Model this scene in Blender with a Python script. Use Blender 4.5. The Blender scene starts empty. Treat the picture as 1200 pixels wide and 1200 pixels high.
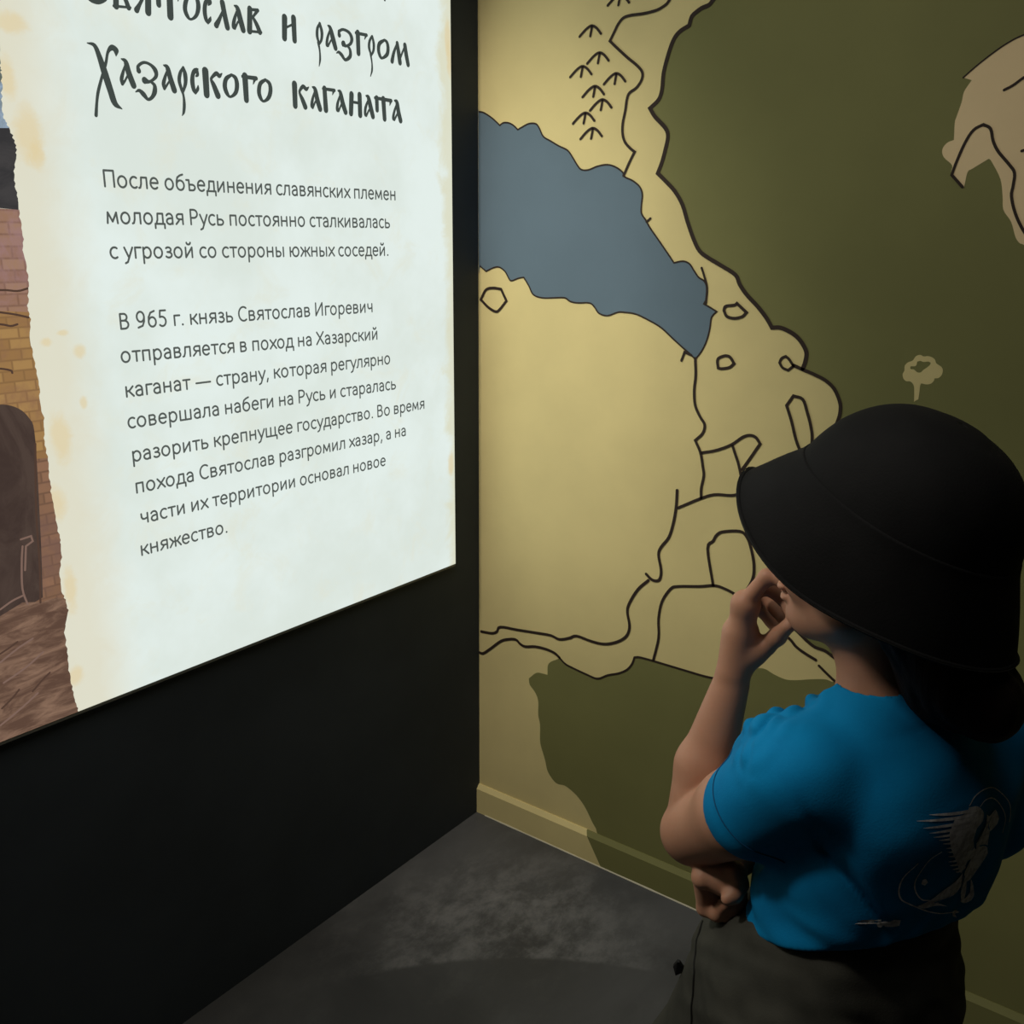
import bpy, bmesh, math, json
import numpy as np
from mathutils import Vector, Matrix
from mathutils.bvhtree import BVHTree
from mathutils.geometry import tessellate_polygon

# ------------------------------------------------------------------ camera
scn = bpy.context.scene
COL = scn.collection
cam_d = bpy.data.cameras.new('camera'); cam = bpy.data.objects.new('camera', cam_d); COL.objects.link(cam)
cam_d.sensor_width = 36.0; cam_d.sensor_fit = 'HORIZONTAL'
cam_d.lens = 36.0 * 1122.154 / 1200.0
cam_d.clip_start = 0.02
_r = Vector((0.79898658, 0.60130592, 0.00718541)); _u = Vector((-0.16821446, 0.21201161, 0.96268114)); _f = Vector((-0.57734247, 0.77037801, -0.27054278))
cam.matrix_world = Matrix(((_r.x, _u.x, -_f.x, 1.5491932), (_r.y, _u.y, -_f.y, -1.9195843), (_r.z, _u.z, -_f.z, 1.6), (0, 0, 0, 1)))
scn.camera = cam

# ------------------------------------------------------------------ world, exposure
scn.view_settings.view_transform = 'Standard'; scn.view_settings.look = 'None'
scn.view_settings.gamma = 1.0; scn.view_settings.use_curve_mapping = False
scn.view_settings.exposure = 0.0
w = bpy.data.worlds.new('world'); scn.world = w; w.use_nodes = True
w.node_tree.nodes['Background'].inputs[0].default_value = (0.02, 0.02, 0.02, 1)
w.node_tree.nodes['Background'].inputs[1].default_value = 0.2

# two unseen ceiling spots added as fill: one brightens the map, one the visitor
ADDED_SPOTS = []
for _p, _a, _e, _s, _k in (((0.15, -1.45, 2.60), (-0.08, 0.0, 1.08), 90, 64, (1.0, 0.94, 0.82)), ((0.20, -1.90, 2.60), (1.12, -0.92, 1.0), 50, 44, (1.0, 0.94, 0.86))):
    sl = bpy.data.lights.new('added_spot', 'SPOT'); so = bpy.data.objects.new('added_spot', sl)
    sl.energy = _e; sl.color = _k; sl.spot_size = math.radians(_s); sl.spot_blend = 1.0; sl.shadow_soft_size = 0.10
    so.location = _p; so.rotation_euler = (Vector(_a) - Vector(_p)).to_track_quat('-Z', 'Y').to_euler()
    COL.objects.link(so); ADDED_SPOTS.append((Vector(_p), Vector(_a), so))
# wide flat fill light, added out of view to lift the ambient level
al = bpy.data.lights.new('ceiling_fill', 'AREA'); ao = bpy.data.objects.new('ceiling_fill', al)
al.shape = 'RECTANGLE'; al.size = 1.16; al.size_y = 1.16; al.energy = 9.5; al.color = (1.0, 0.95, 0.86)
CEIL_FILL = Vector((0.95, -1.30, 2.66)); ao.location = CEIL_FILL; COL.objects.link(ao)
SCREEN_GAIN = 1.0

# ------------------------------------------------------------------ helpers
def lin(c):
    return tuple(((v / 255.0) / 12.92 if v <= 10 else (((v / 255.0) + 0.055) / 1.055) ** 2.4) for v in c)
def tagk(o, **k):
    for a, b in k.items(): o[a] = b
    return o
def link(name, me, mat=None, parent=None, smooth=False):
    o = bpy.data.objects.new(name, me); COL.objects.link(o)
    if mat is not None and len(me.materials) == 0: me.materials.append(mat)
    if parent is not None: o.parent = parent
    if smooth:
        me.polygons.foreach_set('use_smooth', [True] * len(me.polygons))
    return o
def mesh(name, verts, faces):
    me = bpy.data.meshes.new(name); me.from_pydata([tuple(v) for v in verts], [], faces); me.update(); return me
def empty(name, loc, rz=0):
    o = bpy.data.objects.new(name, None); o.empty_display_size = 0.05; o.location = loc; o.rotation_euler = (0, 0, rz); COL.objects.link(o); return o
def box_mesh(name, a, b, bevel=0.0):
    bm = bmesh.new(); bmesh.ops.create_cube(bm, size=1)
    for v in bm.verts:
        v.co = Vector([(a[i] + b[i]) / 2 + v.co[i] * (b[i] - a[i]) for i in range(3)])
    if bevel > 0: bmesh.ops.bevel(bm, geom=bm.edges[:], offset=bevel, segments=2, affect='EDGES')
    me = bpy.data.meshes.new(name); bm.to_mesh(me); bm.free(); return me

class NT:
    def __init__(s, name):
        s.m = bpy.data.materials.new(name); s.m.use_nodes = True; s.t = s.m.node_tree; s.t.nodes.clear()
        s.out = s.n('ShaderNodeOutputMaterial')
    def n(s, typ, **k):
        x = s.t.nodes.new(typ)
        for a, b in k.items(): setattr(x, a, b)
        return x
    def l(s, a, b): s.t.links.new(a, b)
    def obj(s): return s.n('ShaderNodeTexCoord').outputs['Object']
    def noise(s, vec, scale, detail=4, rough=0.55, dist=0.0):
        x = s.n('ShaderNodeTexNoise'); x.inputs['Scale'].default_value = scale; x.inputs['Detail'].default_value = detail
        x.inputs['Roughness'].default_value = rough; x.inputs['Distortion'].default_value = dist; s.l(vec, x.inputs['Vector']); return x.outputs['Fac']
    def mapr(s, v, a, b, c=0.0, d=1.0, smooth=True):
        x = s.n('ShaderNodeMapRange'); x.interpolation_type = 'SMOOTHSTEP' if smooth else 'LINEAR'
        s.l(v, x.inputs[0])
        for i, q in enumerate((a, b, c, d)): x.inputs[1 + i].default_value = q
        return x.outputs[0]
    def mix(s, f, a, b, mode='MIX'):
        x = s.n('ShaderNodeMix', data_type='RGBA', blend_type=mode)
        for sock, v in ((x.inputs[0], f), (x.inputs[6], a), (x.inputs[7], b)):
            if hasattr(v, 'is_linked') or hasattr(v, 'links'): s.l(v, sock)
            elif isinstance(v, (int, float)): sock.default_value = v
            else: sock.default_value = (*v[:3], 1)
        return x.outputs[2]
    def math(s, op, a, b=0.0):
        x = s.n('ShaderNodeMath', operation=op)
        for i, v in enumerate((a, b)):
            if hasattr(v, 'links'): s.l(v, x.inputs[i])
            else: x.inputs[i].default_value = v
        return x.outputs[0]
    def scaled(s, vec, sc):
        x = s.n('ShaderNodeVectorMath', operation='MULTIPLY'); s.l(vec, x.inputs[0]); x.inputs[1].default_value = sc; return x.outputs[0]
    def bsdf(s, col, rough=0.6, spec=0.4, height=None, bstr=0.3, bdist=0.002, **k):
        b = s.n('ShaderNodeBsdfPrincipled')
        if hasattr(col, 'links'): s.l(col, b.inputs['Base Color'])
        else: b.inputs['Base Color'].default_value = (*col[:3], 1)
        if hasattr(rough, 'links'): s.l(rough, b.inputs['Roughness'])
        else: b.inputs['Roughness'].default_value = rough
        b.inputs['Specular IOR Level'].default_value = spec
        for a, v in k.items(): b.inputs[a.replace('_', ' ')].default_value = v
        if height is not None:
            bp = s.n('ShaderNodeBump'); bp.inputs['Strength'].default_value = bstr; bp.inputs['Distance'].default_value = bdist
            s.l(height, bp.inputs['Height']); s.l(bp.outputs[0], b.inputs['Normal'])
        s.l(b.outputs[0], s.out.inputs[0]); return s.m
    def emit(s, col, strength=1.0):
        e = s.n('ShaderNodeEmission')
        if hasattr(col, 'links'): s.l(col, e.inputs[0])
        else: e.inputs[0].default_value = (*col[:3], 1)
        e.inputs[1].default_value = strength; s.l(e.outputs[0], s.out.inputs[0]); return s.m

def paint(name, rgb, rough=0.7, var=0.06, spec=0.25):
    t = NT(name); o = t.obj(); n = t.noise(o, 3.0, 5)
    c = t.mix(t.mapr(n, 0.3, 0.7), tuple(v * (1 - var) for v in rgb), tuple(v * (1 + var) for v in rgb))
    h = t.noise(o, 220, 3)
    return t.bsdf(c, rough, spec, h, 0.12, 0.0006)

# ------------------------------------------------------------------ flat paint shapes
def catmull(pts, closed, sub=4, corner=52):
    P = [np.array(p[:], float) for p in pts]; n = len(P)
    sharp = [False] * n
    for i in range(n):
        if not closed and i in (0, n - 1): sharp[i] = True; continue
        a = P[i] - P[i - 1]; b = P[(i + 1) % n] - P[i]
        c = np.dot(a[:2], b[:2]) / (np.linalg.norm(a[:2]) * np.linalg.norm(b[:2]) + 1e-12)
        sharp[i] = math.degrees(math.acos(max(-1, min(1, c)))) > corner
    out = []
    for i in range(n if closed else n - 1):
        p1, p2 = P[i], P[(i + 1) % n]
        p0 = P[i - 1] if (closed or i > 0) and not sharp[i] else p1 * 2 - p2
        p3 = P[(i + 2) % n] if (closed or i + 2 < n) and not sharp[(i + 1) % n] else p2 * 2 - p1
        for k in range(sub):
            t = k / sub
            out.append(0.5 * ((2 * p1) + (-p0 + p2) * t + (2 * p0 - 5 * p1 + 4 * p2 - p3) * t * t + (-p0 + 3 * p1 - 3 * p2 + p3) * t ** 3))
    if not closed: out.append(P[-1])
    return out
def ribbon(pts, width, closed=False, roundcap=True):
    """pts: list of (a,b[,w]); returns 2-D verts + faces of a pen stroke"""
    Q = np.array([p[:2] for p in pts], float)
    Wd = np.array([p[2] if len(p) > 2 else width for p in pts], float)
    keep = [0] + [i for i in range(1, len(Q)) if np.linalg.norm(Q[i] - Q[i - 1]) > 1e-6]
    Q = Q[keep]; Wd = Wd[keep]
    V = []; Fc = []
    n = len(Q)
    T = np.zeros_like(Q)
    for i in range(n):
        a = Q[i] - Q[i - 1] if (i > 0 or closed) else Q[1] - Q[0]
        b = Q[(i + 1) % n] - Q[i] if (i < n - 1 or closed) else Q[-1] - Q[-2]
        a = a / (np.linalg.norm(a) + 1e-12); b = b / (np.linalg.norm(b) + 1e-12)
        t = a + b; L = np.linalg.norm(t)
        t = t / L if L > 0.3 else b
        T[i] = t
        c = max(0.6, math.sqrt(max(0, (1 + a @ b) / 2)))
        nn = np.array([-t[1], t[0]]) * Wd[i] * 0.5 / c
        V += [Q[i] + nn, Q[i] - nn]
    for i in range(n if closed else n - 1):
        j = (i + 1) % n
        Fc.append((2 * i, 2 * i + 1, 2 * j + 1, 2 * j))
    if roundcap and not closed:
        for e, s in ((0, -1), (n - 1, 1)):
            c0 = len(V); V.append(Q[e]); t = T[e] * s; nn = np.array([-t[1], t[0]]); K = 7
            for k in range(K):
                an = math.pi / 2 - math.pi * k / (K - 1)
                V.append(Q[e] + (nn * math.sin(an) + t * math.cos(an)) * Wd[e] * 0.5)
            for k in range(K - 1): Fc.append((c0, c0 + 1 + k, c0 + 2 + k))
    return V, Fc
def extrude2d(name, V, Fc, to3, thick_vec):
    """front faces plus a rim, so that the film of paint has a thickness"""
    tv = Vector(thick_vec)
    bm = bmesh.new(); vs = [bm.verts.new(to3(v)) for v in V]
    for f in Fc:
        try: bm.faces.new([vs[i] for i in f])
        except ValueError: pass
    bmesh.ops.recalc_face_normals(bm, faces=bm.faces[:])
    s = sum((f.normal * f.calc_area() for f in bm.faces), Vector())
    if s.dot(tv) < 0: bmesh.ops.reverse_faces(bm, faces=bm.faces[:])
    for f in bm.faces:
        if f.normal.dot(tv) < 0: f.normal_flip()
    be = [e for e in bm.edges if len(e.link_faces) == 1]
    r = bmesh.ops.extrude_edge_only(bm, edges=be)
    for v in [g for g in r['geom'] if isinstance(g, bmesh.types.BMVert)]: v.co -= tv
    me = bpy.data.meshes.new(name); bm.to_mesh(me); bm.free(); return me
def poly_faces(rings):
    flat = [Vector((p[0], p[1], 0)) for r in rings for p in r]
    tris = tessellate_polygon([[Vector((p[0], p[1], 0)) for p in r] for r in rings])
    return [(p.x, p.y) for p in flat], [tuple(t) for t in tris]

# ---- traced outlines, in metres on the two walls
SEA=[[-0.0057,1.9076],[0.0048,1.9011],[0.0179,1.8984],[0.0386,1.8876],[0.054,1.8771],[0.0668,1.8669],[0.0769,1.872],[0.0921,1.871],[0.1072,1.8645],[0.1197,1.8545],[0.132,1.8593],[0.1515,1.8655],[0.171,1.8643],[0.1808,1.8546],[0.1931,1.8355],[0.2124,1.8254],[0.2363,1.8132],[0.2599,1.803],[0.2742,1.7878],[0.2886,1.7691],[0.3003,1.7596],[0.3186,1.7589],[0.3408,1.7653],[0.3673,1.7679],[0.3895,1.7617],[0.4073,1.7504],[0.412,1.7415],[0.4339,1.732],[0.4515,1.7191],[0.4586,1.7031],[0.4576,1.682],[0.4585,1.6642],[0.4698,1.6498],[0.4812,1.6337],[0.5013,1.6106],[0.5258,1.5822],[0.5435,1.561],[0.5638,1.5649],[0.5803,1.5599],[0.5933,1.5443],[0.6041,1.5321],[0.6186,1.5237],[0.6257,1.5062],[0.625,1.4885],[0.6197,1.4775],[0.6341,1.471],[0.6505,1.4628],[0.6395,1.4498],[0.6372,1.4263],[0.631,1.3988],[0.6205,1.3762],[0.6074,1.3586],[0.5923,1.3705],[0.5772,1.3805],[0.5532,1.3975],[0.5202,1.4216],[0.4872,1.4366],[0.454,1.4481],[0.4251,1.4505],[0.4072,1.4497],[0.3804,1.4407],[0.3572,1.4454],[0.3452,1.4584],[0.3309,1.4674],[0.2979,1.466],[0.2763,1.4691],[0.2616,1.4764],[0.2324,1.4752],[0.1953,1.4738],[0.1699,1.4809],[0.157,1.5005],[0.1414,1.5201],[0.126,1.5177],[0.1053,1.5111],[0.0975,1.5149],[0.0842,1.5328],[0.0657,1.5426],[0.0471,1.5402],[0.0256,1.5315],[0.0066,1.5435],[-0.007,1.5535]]
GREEN_UP=[[0.6556,2.149],[0.6158,2.0832],[0.6005,2.0669],[0.5918,2.0588],[0.5754,2.0546],[0.559,2.0457],[0.5538,2.0386],[0.5507,2.0264],[0.5302,2.0176],[0.5173,2.0047],[0.507,1.9801],[0.4972,1.9436],[0.495,1.911],[0.488,1.8917],[0.4685,1.8764],[0.4817,1.8587],[0.5073,1.8353],[0.5143,1.8181],[0.5097,1.793],[0.503,1.7677],[0.494,1.7457],[0.5133,1.7296],[0.5369,1.7083],[0.5567,1.6803],[0.5708,1.6456],[0.587,1.6109],[0.6025,1.5866],[0.6232,1.5729],[0.6535,1.5578],[0.6874,1.5395],[0.6983,1.5208],[0.715,1.5006],[0.7412,1.4774],[0.7615,1.4559],[0.776,1.436],[0.7942,1.437],[0.8184,1.4281],[0.8376,1.4139],[0.8519,1.3926],[0.8519,1.3737],[0.848,1.3579],[0.8737,1.3479],[0.8974,1.3379],[0.9162,1.3225],[0.9288,1.2997],[0.9322,1.2828],[0.9293,1.26],[0.9133,1.2106],[0.8805,1.1432],[0.8369,1.0528],[0.8209,0.9734],[0.8173,0.924],[0.8252,0.8764],[0.8509,0.8268],[0.8783,0.7998],[0.8926,0.7895],[0.9088,0.7778],[0.9286,0.7672],[0.9512,0.7644],[0.9763,0.7525],[1.0084,0.7399],[1.0877,0.7067],[1.1953,0.6484],[1.2973,0.5981],[1.3677,0.5735],[1.452,0.5545]]
STROKES=[[0.0059,0,[[0.5303,2.1099],[0.5032,2.0792],[0.4939,2.0709],[0.4746,2.0638],[0.4447,2.061],[0.4141,2.0614],[0.3957,2.0587],[0.3836,2.0487],[0.3737,2.0333],[0.3638,2.0177],[0.3792,2.0045],[0.4075,1.9817],[0.4333,1.9626],[0.4463,1.9482],[0.445,1.9333],[0.4333,1.9193],[0.417,1.9105],[0.4113,1.8991],[0.4081,1.8755],[0.4029,1.8501],[0.4039,1.8275],[0.411,1.8116],[0.4244,1.7987],[0.4353,1.7913],[0.4235,1.7709],[0.4098,1.7433]]],[0.0051,0,[[0.4721,1.6463],[0.4812,1.6533]]],[0.0085,0,[[0.6556,2.149],[0.6158,2.0832],[0.6005,2.0669],[0.5918,2.0588],[0.5754,2.0546],[0.559,2.0457],[0.5538,2.0386],[0.5507,2.0264],[0.5302,2.0176],[0.5173,2.0047],[0.507,1.9801],[0.4972,1.9436],[0.495,1.911],[0.488,1.8917],[0.4685,1.8764],[0.4817,1.8587],[0.5073,1.8353],[0.5143,1.8181],[0.5097,1.793],[0.503,1.7677],[0.494,1.7457],[0.5133,1.7296],[0.5369,1.7083],[0.5567,1.6803],[0.5708,1.6456],[0.587,1.6109],[0.6025,1.5866],[0.6232,1.5729],[0.6535,1.5578],[0.6874,1.5395],[0.6983,1.5208],[0.715,1.5006],[0.7412,1.4774],[0.7615,1.4559],[0.776,1.436],[0.7942,1.437],[0.8184,1.4281],[0.8376,1.4139],[0.8519,1.3926],[0.8519,1.3737],[0.848,1.3579]]],[0.0071,0,[[0.8278,1.3632],[0.8482,1.3561],[0.8737,1.3479],[0.8974,1.3379],[0.9162,1.3225],[0.9288,1.2997],[0.9322,1.2828],[0.9293,1.26],[0.9133,1.2106],[0.8805,1.1432],[0.8369,1.0528],[0.8209,0.9734],[0.8173,0.924],[0.8252,0.8764],[0.8509,0.8268],[0.8783,0.7998],[0.8926,0.7895],[0.9088,0.7778],[0.9286,0.7672],[0.9512,0.7644],[0.9763,0.7525],[1.0084,0.7399],[1.0877,0.7067],[1.1953,0.6484],[1.2973,0.5981],[1.3677,0.5735],[1.452,0.5545]]],[0.0051,0,[[0.27,0.5593],[0.2877,0.5474],[0.3144,0.5417],[0.3539,0.5363],[0.3874,0.5342],[0.4171,0.5523],[0.4477,0.5663],[0.4715,0.5831],[0.4851,0.6031],[0.491,0.6218],[0.5056,0.6259],[0.541,0.6267],[0.5874,0.6264],[0.6327,0.626],[0.6824,0.6261],[0.7305,0.6305]]],[0.0074,0,[[-0.0048,0.5037],[0.0134,0.501],[0.0406,0.5224],[0.0775,0.5551],[0.1066,0.5683],[0.1282,0.5723],[0.1425,0.5637],[0.1596,0.5609],[0.1918,0.5695],[0.2263,0.5716],[0.2536,0.5681],[0.27,0.5593]]],[0.0063,1,[[0.6673,1.4681],[0.6711,1.4748],[0.6901,1.4779],[0.6952,1.4816],[0.7178,1.4642],[0.7091,1.4551],[0.6922,1.4507],[0.6755,1.4534],[0.6691,1.4619]]],[0.0063,1,[[0.6597,1.3599],[0.6647,1.367],[0.6786,1.3716],[0.6886,1.3688],[0.6983,1.3565],[0.6882,1.3475],[0.6708,1.3434],[0.6624,1.3445]]],[0.0054,1,[[0.7981,1.3661],[0.8014,1.3751],[0.8101,1.3801],[0.8178,1.3746],[0.828,1.3618],[0.8176,1.3522],[0.8058,1.3562]]],[0.0063,1,[[0.8334,1.3009],[0.8537,1.2956],[0.865,1.2712],[0.8745,1.2457],[0.8805,1.2198],[0.8794,1.1937],[0.8695,1.1834],[0.859,1.1883],[0.8469,1.2111],[0.8334,1.2499],[0.8207,1.2798]]],[0.0067,1,[[0.0087,1.4625],[0.0256,1.4871],[0.0494,1.492],[0.0726,1.4901],[0.0895,1.4626],[0.0689,1.4411],[0.0555,1.4352],[0.0324,1.4446]]],[0.0056,0,[[0.5743,1.3533],[0.5808,1.3724],[0.5966,1.3671]]],[0.0048,0,[[0.6098,1.552],[0.618,1.5325],[0.625,1.5106],[0.6246,1.4795]]],[0.0064,0,[[0.6073,1.3605],[0.6107,1.3236],[0.6093,1.2907],[0.6139,1.2581],[0.6279,1.2335],[0.6392,1.2182],[0.636,1.1987],[0.6189,1.1803],[0.6331,1.1551],[0.6415,1.1223],[0.6449,1.1032],[0.6406,1.0731],[0.6421,1.051]]],[0.0065,0,[[0.6373,1.1547],[0.6715,1.165],[0.7054,1.1819],[0.7287,1.2008],[0.7453,1.2075],[0.7594,1.2046],[0.77,1.1921],[0.7514,1.1598],[0.734,1.1309]]],[0.0063,0,[[0.7082,1.1794],[0.717,1.1592],[0.7255,1.1392],[0.7338,1.108],[0.7342,1.0774]]],[0.0065,0,[[0.5865,1.0192],[0.638,1.0489],[0.6734,1.0646],[0.7138,1.0693],[0.7357,1.0786],[0.766,1.0978]]],[0.0071,0,[[0.5814,1.0597],[0.5811,1.0182],[0.5755,0.9764],[0.5663,0.9438],[0.5482,0.9173],[0.5425,0.8972],[0.5512,0.862],[0.5497,0.8404],[0.5415,0.8321],[0.5273,0.8326],[0.5123,0.8429]]],[0.0072,0,[[0.5188,0.8282],[0.4912,0.7981],[0.4695,0.7567],[0.4658,0.7336],[0.4732,0.7019],[0.4695,0.6784],[0.4558,0.6605],[0.432,0.6446],[0.4014,0.633],[0.3635,0.631],[0.3209,0.6338],[0.2989,0.6222],[0.2687,0.6106],[0.2417,0.6143],[0.2049,0.6108],[0.135,0.6024],[0.0753,0.5958],[0.0627,0.5788],[0.0435,0.5693],[-0.0046,0.5645]]],[0.0067,0,[[0.6851,0.8527],[0.6656,0.9365],[0.6778,0.9575],[0.685,0.9726],[0.6997,0.9833],[0.7397,0.9918],[0.7576,0.9805],[0.7697,0.9534],[0.7779,0.9205],[0.7777,0.8906],[0.7668,0.8631],[0.7524,0.8395]]],[0.0066,0,[[0.5432,0.6296],[0.5539,0.6893],[0.5512,0.7381],[0.5579,0.7832],[0.5784,0.8201],[0.5978,0.8309],[0.6516,0.8431],[0.6882,0.8534],[0.7145,0.8512],[0.7409,0.8429],[0.7782,0.8212],[0.8303,0.7936],[0.8712,0.7718],[0.8879,0.7572],[0.9078,0.7475],[0.9332,0.7385]]],[0.0057,0,[[0.9418,0.7269],[0.9618,0.7127],[0.9854,0.6976],[1.0393,0.6662],[1.1314,0.623],[1.2367,0.576],[1.3751,0.5197],[1.4623,0.4841]]],[0.005,0,[[1.1082,1.7018],[1.0878,1.7226],[1.093,1.744],[1.1032,1.7755],[1.1145,1.7959],[1.1293,1.804],[1.1419,1.7964],[1.1486,1.7766],[1.1591,1.7587],[1.1789,1.737],[1.1895,1.7227],[1.1903,1.7018],[1.19,1.6842],[1.1999,1.6558],[1.2174,1.6259],[1.2411,1.5989]]],[0.0046,0,[[1.1554,1.8575],[1.1684,1.8639],[1.1833,1.8746],[1.2131,1.8917]]],[0.0046,0,[[1.1961,1.7577],[1.2143,1.7637]]],[0.0026,0,[[1.0868,1.8829],[1.1036,1.8978],[1.1251,1.9146],[1.1496,1.9307],[1.1742,1.9412],[1.2232,1.9525]]],[0.0053,0,[[0.3556,2.0873],[0.3689,2.0979],[0.3802,2.1038],[0.3885,2.1035],[0.3981,2.0974],[0.4078,2.0865]]],[0.0053,0,[[0.3854,2.1023],[0.382,2.0848]]],[0.0054,0,[[0.286,2.0344],[0.3,2.0456],[0.3118,2.0518],[0.3205,2.0517],[0.3305,2.0455],[0.3406,2.0344]]],[0.0053,0,[[0.3173,2.0504],[0.3136,2.0323]]],[0.0054,0,[[0.3077,1.9785],[0.3216,1.99],[0.3334,1.9965],[0.3421,1.9965],[0.352,1.9904],[0.3621,1.9793]]],[0.0054,0,[[0.3389,1.9951],[0.3352,1.9768]]],[0.0054,0,[[0.2637,1.9548],[0.278,1.9666],[0.2902,1.9733],[0.2991,1.9733],[0.3092,1.9672],[0.3195,1.956]]],[0.0055,0,[[0.2958,1.9719],[0.2919,1.9533]]],[0.0054,0,[[0.3521,1.933],[0.3656,1.9447],[0.3772,1.9513],[0.3857,1.9514],[0.3955,1.9455],[0.4054,1.9345]]],[0.0053,0,[[0.3825,1.95],[0.379,1.9316]]],[0.0056,0,[[0.2977,1.9114],[0.3118,1.9234],[0.3238,1.9302],[0.3326,1.9303],[0.3426,1.9244],[0.3528,1.9132]]],[0.0055,0,[[0.3293,1.9289],[0.3256,1.9102]]],[0.0056,0,[[0.3183,1.8825],[0.3323,1.8946],[0.3441,1.9015],[0.3529,1.9017],[0.3629,1.8958],[0.3731,1.8847]]],[0.0054,0,[[0.3496,1.9002],[0.346,1.8814]]],[0.0056,0,[[0.274,1.858],[0.2884,1.8704],[0.3006,1.8775],[0.3096,1.8778],[0.3198,1.8719],[0.3302,1.8607]]],[0.0057,0,[[0.3063,1.8763],[0.3024,1.8571]]],[0.0056,0,[[0.2949,1.8247],[0.3091,1.8372],[0.3212,1.8445],[0.3301,1.8449],[0.3403,1.839],[0.3507,1.8279]]],[0.0056,0,[[0.3268,1.8433],[0.3231,1.824]]]]
LAND=[[1.0868,1.8829],[1.1036,1.8978],[1.1251,1.9146],[1.1496,1.9307],[1.1742,1.9412],[1.2232,1.9525],[1.2543,1.9083],[1.2867,1.5993],[1.2497,1.5848],[1.2206,1.603],[1.2135,1.6059],[1.2052,1.6166],[1.1951,1.6416],[1.1802,1.6617],[1.1758,1.6845],[1.1686,1.7129],[1.1512,1.7416],[1.1456,1.7475],[1.1213,1.7322],[1.1136,1.7261],[1.1111,1.7018],[1.1084,1.7004],[1.0871,1.7226],[1.0865,1.7385],[1.0703,1.7535],[1.0666,1.7666],[1.0732,1.777],[1.0841,1.7814],[1.082,1.8097],[1.0836,1.8195],[1.0891,1.8428],[1.0911,1.8599],[1.1013,1.8776]]
TREE=[[1.0705,1.3128],[1.0728,1.3151],[1.0777,1.3183],[1.0781,1.3313],[1.078,1.3434],[1.0793,1.349],[1.089,1.3478],[1.0965,1.3499],[1.101,1.355],[1.1022,1.3604],[1.109,1.3617],[1.1139,1.3681],[1.1148,1.3762],[1.1116,1.3825],[1.102,1.3884],[1.0987,1.3948],[1.0932,1.399],[1.0853,1.4007],[1.0778,1.3996],[1.0711,1.402],[1.0638,1.3988],[1.0589,1.3904],[1.0509,1.3864],[1.0458,1.3793],[1.0462,1.3705],[1.0437,1.3635],[1.0459,1.3555],[1.0517,1.3506],[1.0596,1.3506],[1.0663,1.3437],[1.0688,1.3304]]
TREEHOLE=[[1.056,1.376],[1.0569,1.3795],[1.064,1.38],[1.0669,1.383],[1.0675,1.389],[1.0731,1.3908],[1.079,1.3893],[1.0872,1.3906],[1.0918,1.3889],[1.091,1.3849],[1.0865,1.3798],[1.0807,1.3747],[1.0762,1.3696],[1.0705,1.3689],[1.0663,1.3715],[1.0628,1.3739],[1.0582,1.3739]]
GREEN_LOW=[[0.2666,0.5552],[0.2353,0.5321],[0.2322,0.499],[0.2178,0.4983],[0.1958,0.4942],[0.1717,0.4709],[0.1753,0.4531],[0.1926,0.4369],[0.2037,0.4141],[0.2044,0.3735],[0.2109,0.3463],[0.2117,0.3013],[0.2161,0.2801],[0.2292,0.2468],[0.2381,0.216],[0.2552,0.1962],[0.2717,0.1879],[0.2959,0.1915],[0.3237,0.1818],[0.3445,0.1686],[0.365,0.1471],[0.3854,0.1163],[0.3981,0.1007]]
GREEN_LOW_TOP=[[0.27,0.5593],[0.2877,0.5474],[0.3144,0.5417],[0.3539,0.5363],[0.3874,0.5342],[0.4171,0.5523],[0.4477,0.5663],[0.4715,0.5831],[0.4851,0.6031],[0.491,0.6218],[0.5056,0.6259],[0.541,0.6267],[0.5874,0.6264],[0.6327,0.626],[0.6824,0.6261],[0.7305,0.6305],[0.7666,0.6539],[0.7899,0.6733],[0.8055,0.682],[0.8228,0.6849],[0.8434,0.6783],[0.8701,0.6737],[0.8949,0.6789],[0.9264,0.6902],[0.957,0.6992],[0.9725,0.6978],[0.9854,0.6976],[1.0393,0.6662],[1.1314,0.623],[1.2367,0.576],[1.3751,0.5197],[1.4623,0.4841]]
BASE_GREEN=[[0.3981,0.1007],[0.4181,0.0848],[0.4438,0.0652],[0.4524,0.0169]]
TORN=[[-1.1358,2.0249],[-1.1383,1.9359],[-1.1408,1.8901],[-1.1425,1.8507],[-1.1433,1.8355],[-1.1462,1.8047],[-1.1483,1.7796],[-1.1439,1.7657],[-1.139,1.7542],[-1.1353,1.7339],[-1.1374,1.7179],[-1.1436,1.6905],[-1.1425,1.6646],[-1.1427,1.6384],[-1.1418,1.6055],[-1.1435,1.5723],[-1.1414,1.5321],[-1.1476,1.4996],[-1.1463,1.4784],[-1.1503,1.4372],[-1.1484,1.4092],[-1.146,1.3742],[-1.1461,1.341],[-1.1451,1.3156],[-1.1486,1.2879],[-1.1469,1.2505],[-1.1472,1.2202],[-1.1478,1.1868],[-1.1459,1.1539],[-1.1441,1.116],[-1.1425,1.0929],[-1.1502,1.0553],[-1.1514,1.0217],[-1.1452,0.9981],[-1.1467,0.9734],[-1.1553,0.9541],[-1.1555,0.9103],[-1.1563,0.8711],[-1.1545,0.8344],[-1.1499,0.8078],[-1.1484,0.7938]]
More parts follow.
